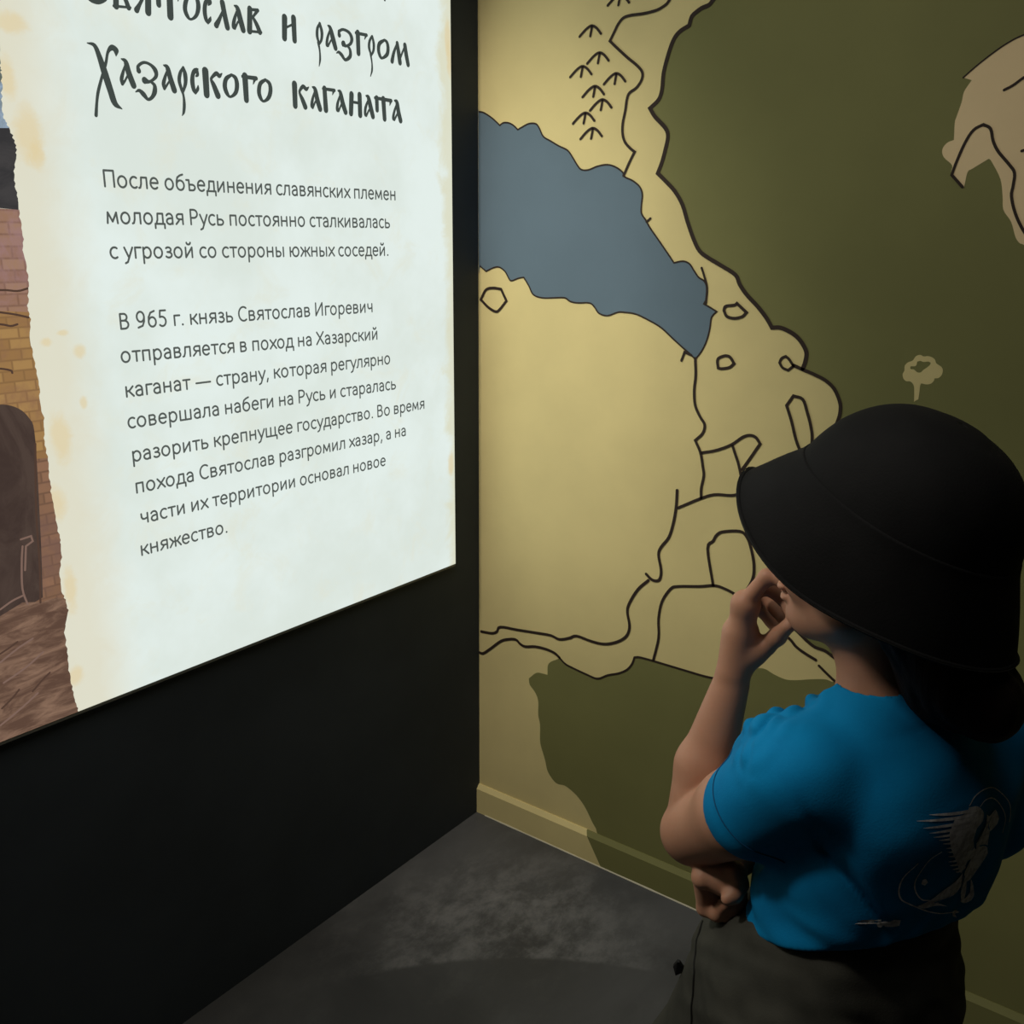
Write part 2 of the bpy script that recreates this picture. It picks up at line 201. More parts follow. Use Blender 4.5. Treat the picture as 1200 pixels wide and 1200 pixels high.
HEADS={"title_second_line":[[[-0.959,1.9881,0.00181],[-0.9631,1.9927,0.00688],[-0.972,1.9932,0.00641],[-0.9838,1.9849,0.00907],[-0.9896,1.9733,0.00997],[-0.988,1.9645,0.00816],[-0.9756,1.9625,0.00779],[-0.9632,1.9682,0.0068],[-0.959,1.9728,0.00363]],[[-0.9408,1.9947,0.01009],[-0.9442,1.9616,0.01009]],[[-0.9446,1.9939,0.00363],[-0.9257,1.996,0.00533],[-0.9249,1.99,0.00485],[-0.9386,1.9812,0.00367]],[[-0.9386,1.9812,0.00505],[-0.9278,1.977,0.0078],[-0.9218,1.9634,0.00872]],[[-0.9483,1.9612,0.00459],[-0.9182,1.9643,0.00367]],[[-0.8939,2.0068,0.00339],[-0.8821,2.0075,0.00436]],[[-0.8861,2.0067,0.00485],[-0.8979,1.9966,0.00679],[-0.8958,1.9891,0.00485],[-0.8854,1.9863,0.00388]],[[-0.8912,1.9868,0.00533],[-0.9006,1.9725,0.0063],[-0.9075,1.9624,0.00969]],[[-0.8816,2.0092,0.01115],[-0.8862,1.9626,0.01163]],[[-0.8637,2.0094,0.00969],[-0.865,1.978,0.00969]],[[-0.8682,2.0086,0.00533],[-0.8189,2.0131,0.00612]],[[-0.8417,2.012,0.01225],[-0.8442,1.9633,0.01238]],[[-0.82,2.0129,0.00663],[-0.8268,1.9905,0.00206]],[[-0.7985,2.0071,0.00429],[-0.809,1.997,0.00774],[-0.8141,1.9812,0.00868],[-0.8105,1.9703,0.00774],[-0.8035,1.9661,0.00408],[-0.792,1.9743,0.00671],[-0.7865,1.9894,0.00921],[-0.7893,2.0022,0.00774],[-0.7985,2.0071,0.00429]],[[-0.7619,2.0052,0.00325],[-0.7665,2.003,0.00758],[-0.772,1.9953,0.00813],[-0.7742,1.9832,0.00877],[-0.7727,1.9716,0.00804],[-0.7692,1.9663,0.00516],[-0.7643,1.9722,0.0065],[-0.7623,1.9768,0.00217]],[[-0.7628,2.0047,0.0065],[-0.7615,1.9997,0.00704],[-0.7655,1.9951,0.00325]],[[-0.7357,2.0043,0.01083],[-0.7324,1.9852,0.01083],[-0.7282,1.9656,0.01083]],[[-0.7344,1.9934,0.00375],[-0.7441,1.9764,0.00737],[-0.7518,1.9652,0.01029]],[[-0.7102,2.004,0.00284],[-0.7035,2.0005,0.00964],[-0.6989,1.984,0.01191],[-0.6938,1.967,0.01126]],[[-0.7048,1.9969,0.00397],[-0.7123,1.98,0.00737],[-0.715,1.9691,0.00758],[-0.7123,1.9665,0.0051],[-0.7042,1.9787,0.00397]],[[-0.6759,2.0045,0.01134],[-0.6795,1.9675,0.01185]],[[-0.6798,2.0036,0.00454],[-0.6576,2.0054,0.00624]],[[-0.6581,2.0053,0.00681],[-0.67,1.9923,0.00454]],[[-0.6705,1.9923,0.00573],[-0.6625,1.9812,0.00889],[-0.6562,1.9694,0.01007]],[[-0.6829,1.967,0.00479],[-0.6527,1.9696,0.00474]],[[-0.5957,2.004,0.0131],[-0.5985,1.9683,0.01197]],[[-0.5739,2.0067,0.01235],[-0.574,1.968,0.01123]],[[-0.5962,1.9857,0.00419],[-0.5741,1.9966,0.00454]],[[-0.5086,2.0079,0.00454],[-0.5148,1.9979,0.00674],[-0.5162,1.9844,0.00742],[-0.5125,1.9727,0.00524]],[[-0.5081,2.008,0.00649],[-0.5037,1.994,0.00787],[-0.5054,1.9804,0.00649],[-0.5121,1.9702,0.00389]],[[-0.5141,1.9734,0.00655],[-0.5112,1.9586,0.00459],[-0.5113,1.9432,0.00519],[-0.5146,1.9309,0.00204]],[[-0.4871,2.008,0.00337],[-0.4811,2.0042,0.00909],[-0.4751,1.987,0.01225],[-0.469,1.9701,0.01079]],[[-0.4819,2.0013,0.00408],[-0.4896,1.9847,0.00674],[-0.492,1.9729,0.00681],[-0.4887,1.9711,0.00476],[-0.4807,1.9823,0.00393]],[[-0.4575,1.9955,0.00953],[-0.4586,2.0021,0.00613],[-0.4468,2.0073,0.00545],[-0.431,2.0045,0.00706],[-0.4236,1.9949,0.00917],[-0.4276,1.9845,0.00681],[-0.4397,1.9784,0.00565],[-0.4468,1.9812,0.0127]],[[-0.4367,1.9796,0.00494],[-0.4294,1.9724,0.00749],[-0.4301,1.9605,0.00847],[-0.4434,1.9523,0.00613],[-0.4523,1.9593,0.00817],[-0.4607,1.9639,0.00607],[-0.4672,1.9614,0.00202]],[[-0.4063,2.0078,0.012],[-0.4061,1.9698,0.01129]],[[-0.4117,2.0066,0.00635],[-0.381,2.0074,0.00635]],[[-0.3829,2.0072,0.00731],[-0.3875,1.9985,0.00176]],[[-0.3664,2.0073,0.00511],[-0.3736,1.9966,0.00658],[-0.3751,1.9844,0.00737],[-0.3704,1.9725,0.00511]],[[-0.3651,2.0075,0.00585],[-0.3614,1.9944,0.00731],[-0.3629,1.9811,0.00658],[-0.3699,1.9706,0.00438]],[[-0.3716,1.9738,0.00585],[-0.3683,1.957,0.00438],[-0.3687,1.9428,0.00516],[-0.3736,1.9307,0.00219]],[[-0.3289,2.0064,0.00511],[-0.3445,1.997,0.00907],[-0.3478,1.9843,0.0095],[-0.3436,1.9731,0.00804],[-0.3368,1.9706,0.00534],[-0.3227,1.9798,0.00915],[-0.3193,1.9926,0.00959],[-0.3221,2.0024,0.00811],[-0.3289,2.0064,0.00511]],[[-0.2931,2.0026,0.00529],[-0.3026,1.9847,0.00831],[-0.308,1.9686,0.01058]],[[-0.2911,2.0058,0.00936],[-0.2872,1.9869,0.0117],[-0.2839,1.969,0.0117]],[[-0.2674,2.0055,0.01102],[-0.264,1.9882,0.01181],[-0.2586,1.9687,0.01102]],[[-0.2833,1.9771,0.00551],[-0.2688,2.0021,0.00457]]],"title_first_line":[[[-0.3281,2.0881,0.00365],[-0.3257,2.0841,0.00804],[-0.3255,2.0822,0.00511]]],"title_third_line":[[[-1.0008,1.8992,0.00184],[-0.9888,1.8973,0.00688],[-0.9823,1.8823,0.0094],[-0.9758,1.8596,0.01193],[-0.9686,1.8334,0.01147],[-0.9628,1.8148,0.01009],[-0.9511,1.8076,0.00194]],[[-0.9527,1.8868,0.00138],[-0.952,1.893,0.00826],[-0.9524,1.8964,0.00969],[-0.9589,1.8986,0.00872],[-0.9666,1.8908,0.00499],[-0.9724,1.8727,0.00505],[-0.9825,1.8493,0.00505],[-0.9904,1.8293,0.00551],[-0.9947,1.8129,0.00505],[-0.9983,1.7931,0.00606]],[[-0.9436,1.8841,0.00242],[-0.9363,1.8808,0.00826],[-0.9327,1.8652,0.01066],[-0.9257,1.8463,0.01066]],[[-0.9376,1.8758,0.00321],[-0.9436,1.8622,0.00582],[-0.9467,1.853,0.00688],[-0.9461,1.8461,0.00551],[-0.941,1.8513,0.00388],[-0.9357,1.8592,0.00339]],[[-0.9137,1.8702,0.00882],[-0.9138,1.8774,0.00551],[-0.9033,1.8842,0.00485],[-0.8915,1.8829,0.00533],[-0.8823,1.8751,0.00868],[-0.8823,1.8652,0.00637],[-0.8943,1.8562,0.00485],[-0.9039,1.8567,0.01163]],[[-0.8943,1.8567,0.00388],[-0.8864,1.8514,0.00679],[-0.8869,1.8414,0.00877],[-0.8929,1.832,0.0063],[-0.901,1.8278,0.00539],[-0.9086,1.8347,0.00872],[-0.916,1.8396,0.00582],[-0.923,1.8368,0.00194]],[[-0.8654,1.8853,0.00255],[-0.8585,1.8824,0.00868],[-0.8544,1.867,0.01018],[-0.8484,1.8481,0.01084]],[[-0.8589,1.8782,0.00361],[-0.8649,1.8657,0.00612],[-0.8686,1.8556,0.00735],[-0.8677,1.8483,0.00539],[-0.8624,1.8543,0.00408],[-0.8572,1.8608,0.00357]],[[-0.8277,1.8867,0.00361],[-0.834,1.8764,0.00671],[-0.8369,1.8642,0.00722],[-0.8335,1.8502,0.00596]],[[-0.8268,1.8868,0.00516],[-0.8241,1.876,0.00867],[-0.8248,1.8623,0.00722],[-0.8307,1.8483,0.00488]],[[-0.8338,1.851,0.00619],[-0.8307,1.8411,0.00464],[-0.8306,1.8274,0.00619],[-0.8329,1.8151,0.00542],[-0.8365,1.8088,0.00155]],[[-0.797,1.8884,0.00271],[-0.8034,1.8852,0.00758],[-0.8084,1.878,0.00774],[-0.8105,1.8658,0.00921],[-0.809,1.8539,0.00826],[-0.806,1.8487,0.00516],[-0.8005,1.8558,0.00619],[-0.7992,1.8611,0.00271]],[[-0.7998,1.8867,0.00704],[-0.7987,1.8792,0.00612],[-0.8021,1.8761,0.00325]],[[-0.7821,1.8874,0.01354],[-0.7827,1.8486,0.01246]],[[-0.7468,1.8877,0.00217],[-0.7529,1.883,0.00758],[-0.759,1.8861,0.00758],[-0.7687,1.8788,0.00542],[-0.7707,1.8742,0.00602],[-0.7663,1.866,0.00974],[-0.7589,1.8498,0.01204]],[[-0.726,1.8883,0.00493],[-0.7383,1.88,0.00821],[-0.7425,1.8671,0.00974],[-0.7389,1.856,0.0086],[-0.7316,1.8509,0.00454],[-0.7197,1.8591,0.00802],[-0.7155,1.8721,0.00964],[-0.7176,1.8835,0.0086],[-0.726,1.8883,0.00493]],[[-0.6964,1.8899,0.01304],[-0.6964,1.8496,0.01146]],[[-0.7018,1.8885,0.00624],[-0.6709,1.8892,0.00778]],[[-0.6744,1.8876,0.00737],[-0.6786,1.8784,0.0018]],[[-0.6497,1.8896,0.00533],[-0.662,1.8813,0.00829],[-0.6663,1.8671,0.00958],[-0.6632,1.8564,0.00838],[-0.6561,1.8517,0.00479],[-0.6445,1.8594,0.00838],[-0.639,1.8721,0.00958],[-0.6406,1.884,0.00838],[-0.6497,1.8896,0.00533]],[[-0.5797,1.8905,0.01311],[-0.5805,1.8519,0.01186]],[[-0.5441,1.8894,0.0026],[-0.5506,1.8852,0.00756],[-0.5585,1.8888,0.00779],[-0.5671,1.8806,0.0059],[-0.5672,1.8748,0.00649],[-0.5619,1.8658,0.00974],[-0.5552,1.8527,0.01134]],[[-0.5345,1.891,0.00328],[-0.5278,1.8871,0.00974],[-0.523,1.8682,0.01213]],[[-0.523,1.8682,0.01213],[-0.517,1.8528,0.01157]],[[-0.528,1.8852,0.00408],[-0.5354,1.8688,0.00681],[-0.5383,1.8568,0.00779],[-0.5361,1.8528,0.00524],[-0.5281,1.8657,0.00393]],[[-0.503,1.892,0.01114],[-0.5015,1.8527,0.01225]],[[-0.507,1.8911,0.00584],[-0.4764,1.8916,0.00681]],[[-0.4784,1.891,0.00749],[-0.4823,1.8826,0.0017]],[[-0.4668,1.8923,0.0034],[-0.4606,1.8891,0.00953],[-0.455,1.8697,0.012],[-0.4482,1.8539,0.01129]],[[-0.4614,1.885,0.00408],[-0.4691,1.8682,0.00706],[-0.4709,1.8564,0.00776],[-0.4675,1.854,0.00476],[-0.4599,1.8662,0.00423]],[[-0.4297,1.8896,0.0127],[-0.4331,1.8532,0.012]],[[-0.407,1.8912,0.012],[-0.4071,1.8524,0.01211]],[[-0.4304,1.8754,0.00565],[-0.4078,1.8752,0.00565]],[[-0.3884,1.8917,0.00365],[-0.3817,1.8884,0.01032],[-0.3757,1.87,0.01242],[-0.3702,1.8535,0.01169]],[[-0.3822,1.8848,0.00438],[-0.3907,1.8685,0.00737],[-0.3928,1.8559,0.00712],[-0.3896,1.8527,0.00516],[-0.3809,1.8653,0.00438]],[[-0.3573,1.8907,0.01143],[-0.357,1.8674,0.01032]],[[-0.3623,1.8905,0.00658],[-0.3137,1.8903,0.00787]],[[-0.3376,1.8908,0.01296],[-0.3353,1.8519,0.01143]],[[-0.3153,1.8895,0.00839],[-0.3186,1.8803,0.00191]],[[-0.3035,1.8919,0.00397],[-0.2963,1.8886,0.01067],[-0.292,1.8703,0.0122],[-0.286,1.8533,0.01191]],[[-0.2968,1.8858,0.00472],[-0.3053,1.8689,0.00686],[-0.3088,1.8562,0.00787],[-0.3053,1.8531,0.00551],[-0.2962,1.8656,0.00472]]]}
PIC={"picture_tower":[[-1.2045,1.7555],[-1.1367,1.7616],[-1.1325,1.7353],[-1.1421,1.6434],[-1.2196,1.6483]],"picture_cornice":[[-1.2436,1.6475],[-1.1394,1.6435],[-1.1378,1.5749],[-1.1436,1.4888],[-1.2649,1.4999]],"picture_masonry":[[-1.2649,1.4999],[-1.1409,1.4887],[-1.1414,1.3334],[-1.1487,1.1619],[-1.1417,0.9766],[-1.3346,1.016]],"picture_pillar":[[-1.1959,1.2576],[-1.14,1.2536],[-1.143,1.1606],[-1.1405,1.0848],[-1.1469,1.0095],[-1.1386,0.9518],[-1.2324,0.9825]],"picture_archway":[[-1.3336,1.0228],[-1.2935,1.3011],[-1.2708,1.3306],[-1.2393,1.3475],[-1.2064,1.35],[-1.1822,1.3401],[-1.168,1.323],[-1.1624,1.3013],[-1.1668,1.2239],[-1.1759,1.1089],[-1.1843,1.0207],[-1.2171,1.0124],[-1.2565,1.0098]],"picture_ground":[[-1.3594,1.017],[-1.2565,1.0098],[-1.2187,1.022],[-1.1852,1.0133],[-1.1614,1.0139],[-1.1384,1.0038],[-1.1436,0.9613],[-1.152,0.8678],[-1.1435,0.7817],[-1.3929,0.7888]],"picture_sky":[[-1.1895,2.0233],[-1.0783,2.0491],[-1.116,1.761],[-1.2287,1.751]]}
TEXT=[["После объединения славянских племен",[-0.9976,1.6832],[-0.3074,1.6878]],["молодая Русь постоянно сталкивалась",[-0.9983,1.6254],[-0.3285,1.629]],["с угрозой со стороны южных соседей.",[-0.9986,1.5692],[-0.3349,1.5702]],["В 965 г. князь Святослав Игоревич",[-0.9947,1.4519],[-0.3891,1.4508]],["отправляется в поход на Хазарский",[-0.9979,1.3955],[-0.3759,1.3905]],["каганат — страну, которая регулярно",[-0.9965,1.3354],[-0.3387,1.3331]],["совершала набеги на Русь и старалась",[-0.9977,1.2806],[-0.3228,1.2739]],["разорить крепнущее государство. Во время",[-0.9961,1.2204],[-0.2265,1.2158]],["похода Святослав разгромил хазар, а на",[-0.9958,1.1624],[-0.2923,1.1605]],["части их территории основал новое",[-0.9918,1.1048],[-0.3634,1.101]],["княжество.",[-0.9983,1.0455],[-0.8091,1.045]]]
STAINS=[[[-1.1144,1.7539],0.028,0.045],[[-1.1021,1.7253],0.014,0.028],[[-1.1412,1.1751],0.02,0.035],[[-1.1464,0.8625],0.018,0.02],[[-0.1263,2.0407],0.012,0.05],[[-0.1212,1.9975],0.012,0.04],[[-1.1351,1.8307],0.014,0.035],[[-1.1365,1.0189],0.014,0.05],[[-1.1215,1.2851],0.022,0.05],[[-0.1299,1.0603],0.012,0.04],[[-1.1262,1.4408],0.012,0.009],[[-1.0706,1.4226],0.012,0.014],[[-1.0961,1.4537],0.012,0.006],[[-1.0735,1.3361],0.008,0.012],[[-1.1172,1.9076],0.03,0.02]]
PIC_STROKES=[["dark_course",[[-1.2408,1.4987],[-1.1912,1.4912],[-1.1656,1.486],[-1.1487,1.4811]]],["dark_ledge",[[-1.2436,1.4787],[-1.1937,1.4732],[-1.1784,1.4697],[-1.1675,1.4717]]],["dark_course",[[-1.2376,1.5211],[-1.1867,1.5245],[-1.1608,1.5223],[-1.1442,1.5257]]],["dark_line",[[-1.2159,1.4057],[-1.2028,1.4057],[-1.1875,1.4016],[-1.1854,1.3974]]],["light_pilaster",[[-1.2062,1.1165],[-1.2113,1.0884],[-1.2157,1.0451],[-1.2109,1.0166]]],["light_pilaster",[[-1.2075,1.1285],[-1.1903,1.1302],[-1.1887,1.121],[-1.2008,1.1152],[-1.2074,1.0755]]],["dark_line",[[-1.1637,1.2804],[-1.1769,1.1681],[-1.1824,1.0807],[-1.1896,1.0131]]],["light_furrow",[[-1.255,1.0212],[-1.2345,1.0298],[-1.2172,1.0335]]],["light_furrow",[[-1.2671,0.9322],[-1.2372,0.946],[-1.2102,0.9552]]],["light_furrow",[[-1.2665,0.8952],[-1.2279,0.9087],[-1.1965,0.9255]]],["light_furrow",[[-1.2818,0.8237],[-1.2487,0.8382],[-1.2143,0.8562]]],["dark_furrow",[[-1.2223,0.8625],[-1.2027,0.8772],[-1.1897,0.8851]]],["dark_furrow",[[-1.2651,0.9466],[-1.2476,0.9527],[-1.2357,0.9577]]],["dark_furrow",[[-1.2751,0.8522],[-1.2567,0.8635],[-1.2439,0.8741]]]]
HANDPTS_L={"wr":[0.175,0.0679,1.0805],"pc":[0.178,0.0581,1.1275],"pi":[0.168,0.0631,1.171],"pp":[0.2,0.0335,1.1463],"th":[0.16,0.0499,1.1059],"index":[[0.163,0.0658,1.1788],[0.148,0.0511,1.211],[0.132,0.0418,1.2122],[0.114,0.0444,1.1988]],"middle":[[0.176,0.0571,1.1717],[0.166,0.0357,1.1915],[0.14,0.0257,1.1802],[0.114,0.0314,1.1613]],"ring":[[0.189,0.0467,1.1608],[0.19,0.0155,1.1663],[0.165,0.009,1.1526],[0.135,0.0192,1.1434]],"little":[[0.2,0.0364,1.1457],[0.203,0.0066,1.1437],[0.19,-0.0067,1.1266],[0.176,-0.0061,1.1163]],"thumb":[[0.162,0.0534,1.1024],[0.152,0.0399,1.1161],[0.138,0.0353,1.1331],[0.122,0.0365,1.1527]]}
HANDPTS_R={"wr":[0.138,0.075,0.832],"pc":[0.112,0.117,0.8305],"pi":[0.128,0.1395,0.8309],"pp":[0.108,0.1127,0.8365],"index":[[0.135,0.1373,0.8256],[0.135,0.1262,0.7754],[0.118,0.1211,0.7761],[0.108,0.119,0.7961]],"middle":[[0.128,0.1252,0.8282],[0.128,0.1148,0.7719],[0.112,0.1107,0.7762],[0.104,0.11,0.7979]],"ring":[[0.12,0.1142,0.8319],[0.12,0.1051,0.7775],[0.106,0.104,0.7841],[0.1,0.1056,0.804]],"little":[[0.112,0.1062,0.8366],[0.112,0.0978,0.793],[0.1,0.0994,0.7991],[0.096,0.1018,0.8153]],"thumb":[[0.1,0.1125,0.8465],[0.092,0.1131,0.8346],[0.088,0.1245,0.8267],[0.088,0.134,0.8242]]}
TABPT=[0.19,0.1188,0.6506]
SEAMPT=[[0.14,0.1256,0.7509],[0.155,0.1171,0.6555],[0.165,0.1057,0.5575]]
HATC=[-0.017,0.024,1.336,24,0]
EMBLEM=[["ring",0.00136,[[0.0189,1.0264],[0.0094,1.0343],[-0.0075,1.0373],[-0.0301,1.0331],[-0.0524,1.0208],[-0.0709,1.0038],[-0.0821,0.985],[-0.0874,0.9717]],0],["ring",0.00136,[[0.0028,1.0204],[-0.0077,1.0245],[-0.0262,1.0214],[-0.0468,1.0104],[-0.0641,0.9926],[-0.0728,0.9784],[-0.0751,0.9622]],0],["ring",0.00136,[[0.0463,0.9791],[0.0587,0.9742],[0.0638,0.9632],[0.0656,0.9491],[0.0597,0.9339],[0.0488,0.9204],[0.038,0.9153]],0],["ring",0.00136,[[0.0728,0.9738],[0.0802,0.9618],[0.0799,0.9471],[0.075,0.9322],[0.066,0.9223],[0.0408,0.904],[0.0157,0.89],[-0.009,0.8817]],0],["wing",0,[[0.0235,1.0189],[0.0198,1.0245],[0.0068,1.0217],[-0.0058,1.0095],[-0.0079,0.9995],[0.0023,0.9936],[0.0008,0.9801],[-0.0095,0.9672],[-0.0217,0.9583],[-0.0185,0.9489],[-0.0082,0.9487],[-0.0033,0.9352],[0.0026,0.9393],[0.0128,0.9524],[0.0259,0.9683],[0.0361,0.9829],[0.0417,0.9994],[0.0388,1.0093],[0.0355,1.0173]],1],["feather",0.002,[[0.0214,1.0204,0.0034],[0.033,1.0217,0.00374],[0.0447,1.024,0.00306],[0.0545,1.0267,0.0017],[0.0604,1.0286,0.00034]],0],["feather",0.002,[[0.0202,1.0145,0.0034],[0.0362,1.0166,0.00374],[0.0521,1.0196,0.00306],[0.0653,1.0229,0.0017],[0.0732,1.0251,0.00034]],0],["feather",0.002,[[0.0176,1.0079,0.0034],[0.0334,1.0091,0.00374],[0.049,1.0113,0.00306],[0.062,1.0138,0.0017],[0.0698,1.0156,0.00034]],0],["feather",0.002,[[0.0165,1.002,0.0034],[0.031,1.0027,0.00374],[0.0456,1.0044,0.00306],[0.0576,1.0065,0.0017],[0.0649,1.0081,0.00034]],0],["feather",0.002,[[0.014,0.9956,0.0034],[0.028,0.9964,0.00374],[0.0421,0.9981,0.00306],[0.0539,1.0003,0.0017],[0.0609,1.0019,0.00034]],0],["feather",0.002,[[0.0122,0.9895,0.0034],[0.0248,0.9904,0.00374],[0.0374,0.9922,0.00306],[0.048,0.9944,0.0017],[0.0543,0.996,0.00034]],0],["feather",0.002,[[0.0102,0.9833,0.0034],[0.0216,0.9841,0.00374],[0.033,0.9859,0.00306],[0.0426,0.9882,0.0017],[0.0483,0.9898,0.00034]],0],["feather",0.002,[[0.0077,0.9769,0.0034],[0.0179,0.9773,0.00374],[0.0282,0.9787,0.00306],[0.0368,0.9807,0.0017],[0.0421,0.9822,0.00034]],0],["feather",0.002,[[0.0051,0.9704,0.0034],[0.0148,0.9709,0.00374],[0.0245,0.9725,0.00306],[0.0328,0.9745,0.0017],[0.0377,0.9761,0.00034]],0],["feather",0.002,[[0.0025,0.9639,0.0034],[0.0117,0.9642,0.00374],[0.0209,0.9656,0.00306],[0.0287,0.9676,0.0017],[0.0334,0.969,0.00034]],0],["feather",0.002,[[-0.0001,0.9573,0.0034],[0.0086,0.9573,0.00374],[0.0175,0.9583,0.00306],[0.0249,0.9599,0.0017],[0.0294,0.9611,0.00034]],0],["feather",0.002,[[-0.0027,0.9507,0.0034],[0.0053,0.9507,0.00374],[0.0134,0.9517,0.00306],[0.0203,0.9534,0.0017],[0.0245,0.9547,0.00034]],0],["feather",0.002,[[-0.0051,0.9451,0.0034],[0.0017,0.9447,0.00374],[0.0086,0.9453,0.00306],[0.0145,0.9466,0.0017],[0.0181,0.9477,0.00034]],0],["feather",0.002,[[-0.0073,0.9405,0.0034],[-0.0021,0.9397,0.00374],[0.0032,0.9399,0.00306],[0.0079,0.9409,0.0017],[0.0107,0.9418,0.00034]],0],["torso",0,[[-0.0171,1.004],[-0.0286,0.9984],[-0.0385,1.0008],[-0.0451,1.0006],[-0.0559,0.9877],[-0.0563,0.98],[-0.0505,0.9761],[-0.0431,0.9738],[-0.0489,0.9537],[-0.0555,0.9418],[-0.0486,0.9306],[-0.0413,0.9215],[-0.0359,0.9156],[-0.0283,0.9145],[-0.0337,0.889],[-0.0288,0.8868],[-0.0213,0.8976],[-0.0156,0.9192],[-0.0116,0.9322],[-0.0146,0.9427],[-0.018,0.951],[-0.0214,0.9593],[-0.0142,0.9694],[-0.0218,0.9819],[-0.0238,0.9906]],1],["haunch",0,[[-0.0061,0.9342],[0.0029,0.9279],[0.0218,0.9216],[0.0355,0.9153],[0.0523,0.9132],[0.0412,0.9061],[0.0232,0.903],[0.0039,0.8945],[0.024,0.9071],[0.0038,0.9071],[-0.0088,0.9082],[-0.0155,0.9134]],1],["hind_leg",0,[[-0.0359,0.9156],[-0.045,0.9045],[-0.0526,0.8877],[-0.0498,0.8818],[-0.0377,0.8825],[-0.0227,0.8912],[-0.0361,0.89],[-0.0429,0.8953]],1],["paw",0,[[-0.0088,0.8828],[-0.0182,0.8811],[-0.0317,0.8728],[-0.0207,0.8751],[-0.029,0.8669],[-0.0157,0.8741]],1],["star",0,[[0.0563,0.9485],[0.0518,0.9474],[0.0473,0.9414],[0.0502,0.9388],[0.0558,0.9427]],1],["dark_line",0.00153,[[-0.0262,0.9615],[-0.0401,0.9577],[-0.0485,0.9529]],0],["dark_line",0.00153,[[-0.0051,0.964],[-0.0114,0.9703],[-0.0176,0.9777],[-0.022,0.9931]],0],["dark_line",0.00153,[[-0.0125,0.9281],[-0.0164,0.915],[-0.0172,0.905]],0],["dark_line",0.00136,[[0.0038,0.9071],[0.0167,0.9081],[0.0294,0.9092]],0],["dark_line",0.00136,[[-0.0318,0.9955],[-0.0312,0.9863],[-0.0382,0.9783]],0],["lettering",0,[[0.0852,0.9025],[0.0808,0.9046],[0.0754,0.9005],[0.0722,0.903],[0.0644,0.8996],[0.0625,0.8916],[0.0691,0.8919],[0.0734,0.8959],[0.078,0.8949],[0.0833,0.898]],1],["lettering",0.0017,[[0.1027,0.9086],[0.0969,0.9091],[0.0895,0.9071],[0.0915,0.9047],[0.0988,0.9061]],0],["lettering",0.0017,[[0.1199,0.9155],[0.1143,0.916],[0.1091,0.9124]],0]]
# ------------------------------------------------------------------ materials of the room
M_cream = paint('cream_wall_paint', (0.74, 0.62, 0.29))
M_sea = paint('blue_wall_paint', (0.130, 0.188, 0.236))
M_green = paint('olive_wall_paint', (0.205, 0.200, 0.072))
M_line = paint('dark_brown_line_paint', (0.035, 0.022, 0.016))
M_black = paint('black_wall_paint', (0.044, 0.053, 0.064), 0.7, 0.1, 0.15)
M_dark = paint('dark_ceiling_paint', (0.03, 0.03, 0.03), 0.8)
def floor_material():
    t = NT('worn_dark_concrete'); o = t.obj()
    n1 = t.noise(o, 2.2, 8, 0.62, 0.4); n2 = t.noise(t.scaled(o, (1.25, 0.8, 1)), 8, 9, 0.75, 0.15); n3 = t.noise(t.scaled(o, (1.0, 0.45, 1)), 30, 8, 0.75, 0.1)
    base = t.mix(t.mapr(n1, 0.35, 0.68), (0.066, 0.067, 0.070), (0.100, 0.101, 0.105))
    # paler mottled patch near the corner, bounded by an arc
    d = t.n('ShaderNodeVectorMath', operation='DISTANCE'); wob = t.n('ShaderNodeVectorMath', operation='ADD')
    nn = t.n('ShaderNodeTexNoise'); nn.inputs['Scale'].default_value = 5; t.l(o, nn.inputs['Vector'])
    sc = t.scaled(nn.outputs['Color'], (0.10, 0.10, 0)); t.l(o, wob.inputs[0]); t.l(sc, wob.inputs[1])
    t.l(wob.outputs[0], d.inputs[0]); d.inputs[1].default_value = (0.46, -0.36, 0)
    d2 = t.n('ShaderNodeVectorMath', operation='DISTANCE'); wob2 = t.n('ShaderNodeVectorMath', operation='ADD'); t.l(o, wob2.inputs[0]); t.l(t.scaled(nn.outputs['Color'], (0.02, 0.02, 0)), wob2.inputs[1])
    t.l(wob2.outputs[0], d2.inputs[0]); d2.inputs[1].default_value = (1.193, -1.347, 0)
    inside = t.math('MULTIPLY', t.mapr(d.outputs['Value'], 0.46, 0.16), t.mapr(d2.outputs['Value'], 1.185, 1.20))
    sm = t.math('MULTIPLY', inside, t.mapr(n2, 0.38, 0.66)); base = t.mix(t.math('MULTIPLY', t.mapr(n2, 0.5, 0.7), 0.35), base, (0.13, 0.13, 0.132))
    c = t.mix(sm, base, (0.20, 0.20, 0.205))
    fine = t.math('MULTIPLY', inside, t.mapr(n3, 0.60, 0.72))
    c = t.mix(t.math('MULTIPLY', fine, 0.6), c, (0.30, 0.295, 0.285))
    spk = t.noise(o, 70, 3, 0.6); c = t.mix(t.mapr(spk, 0.73, 0.80), c, (0.30, 0.29, 0.28))
    rg = t.mapr(n1, 0.3, 0.7, 0.42, 0.62)
    return t.bsdf(c, rg, 0.35, t.noise(o, 40, 6, 0.7), 0.25, 0.002)
M_floor = floor_material()

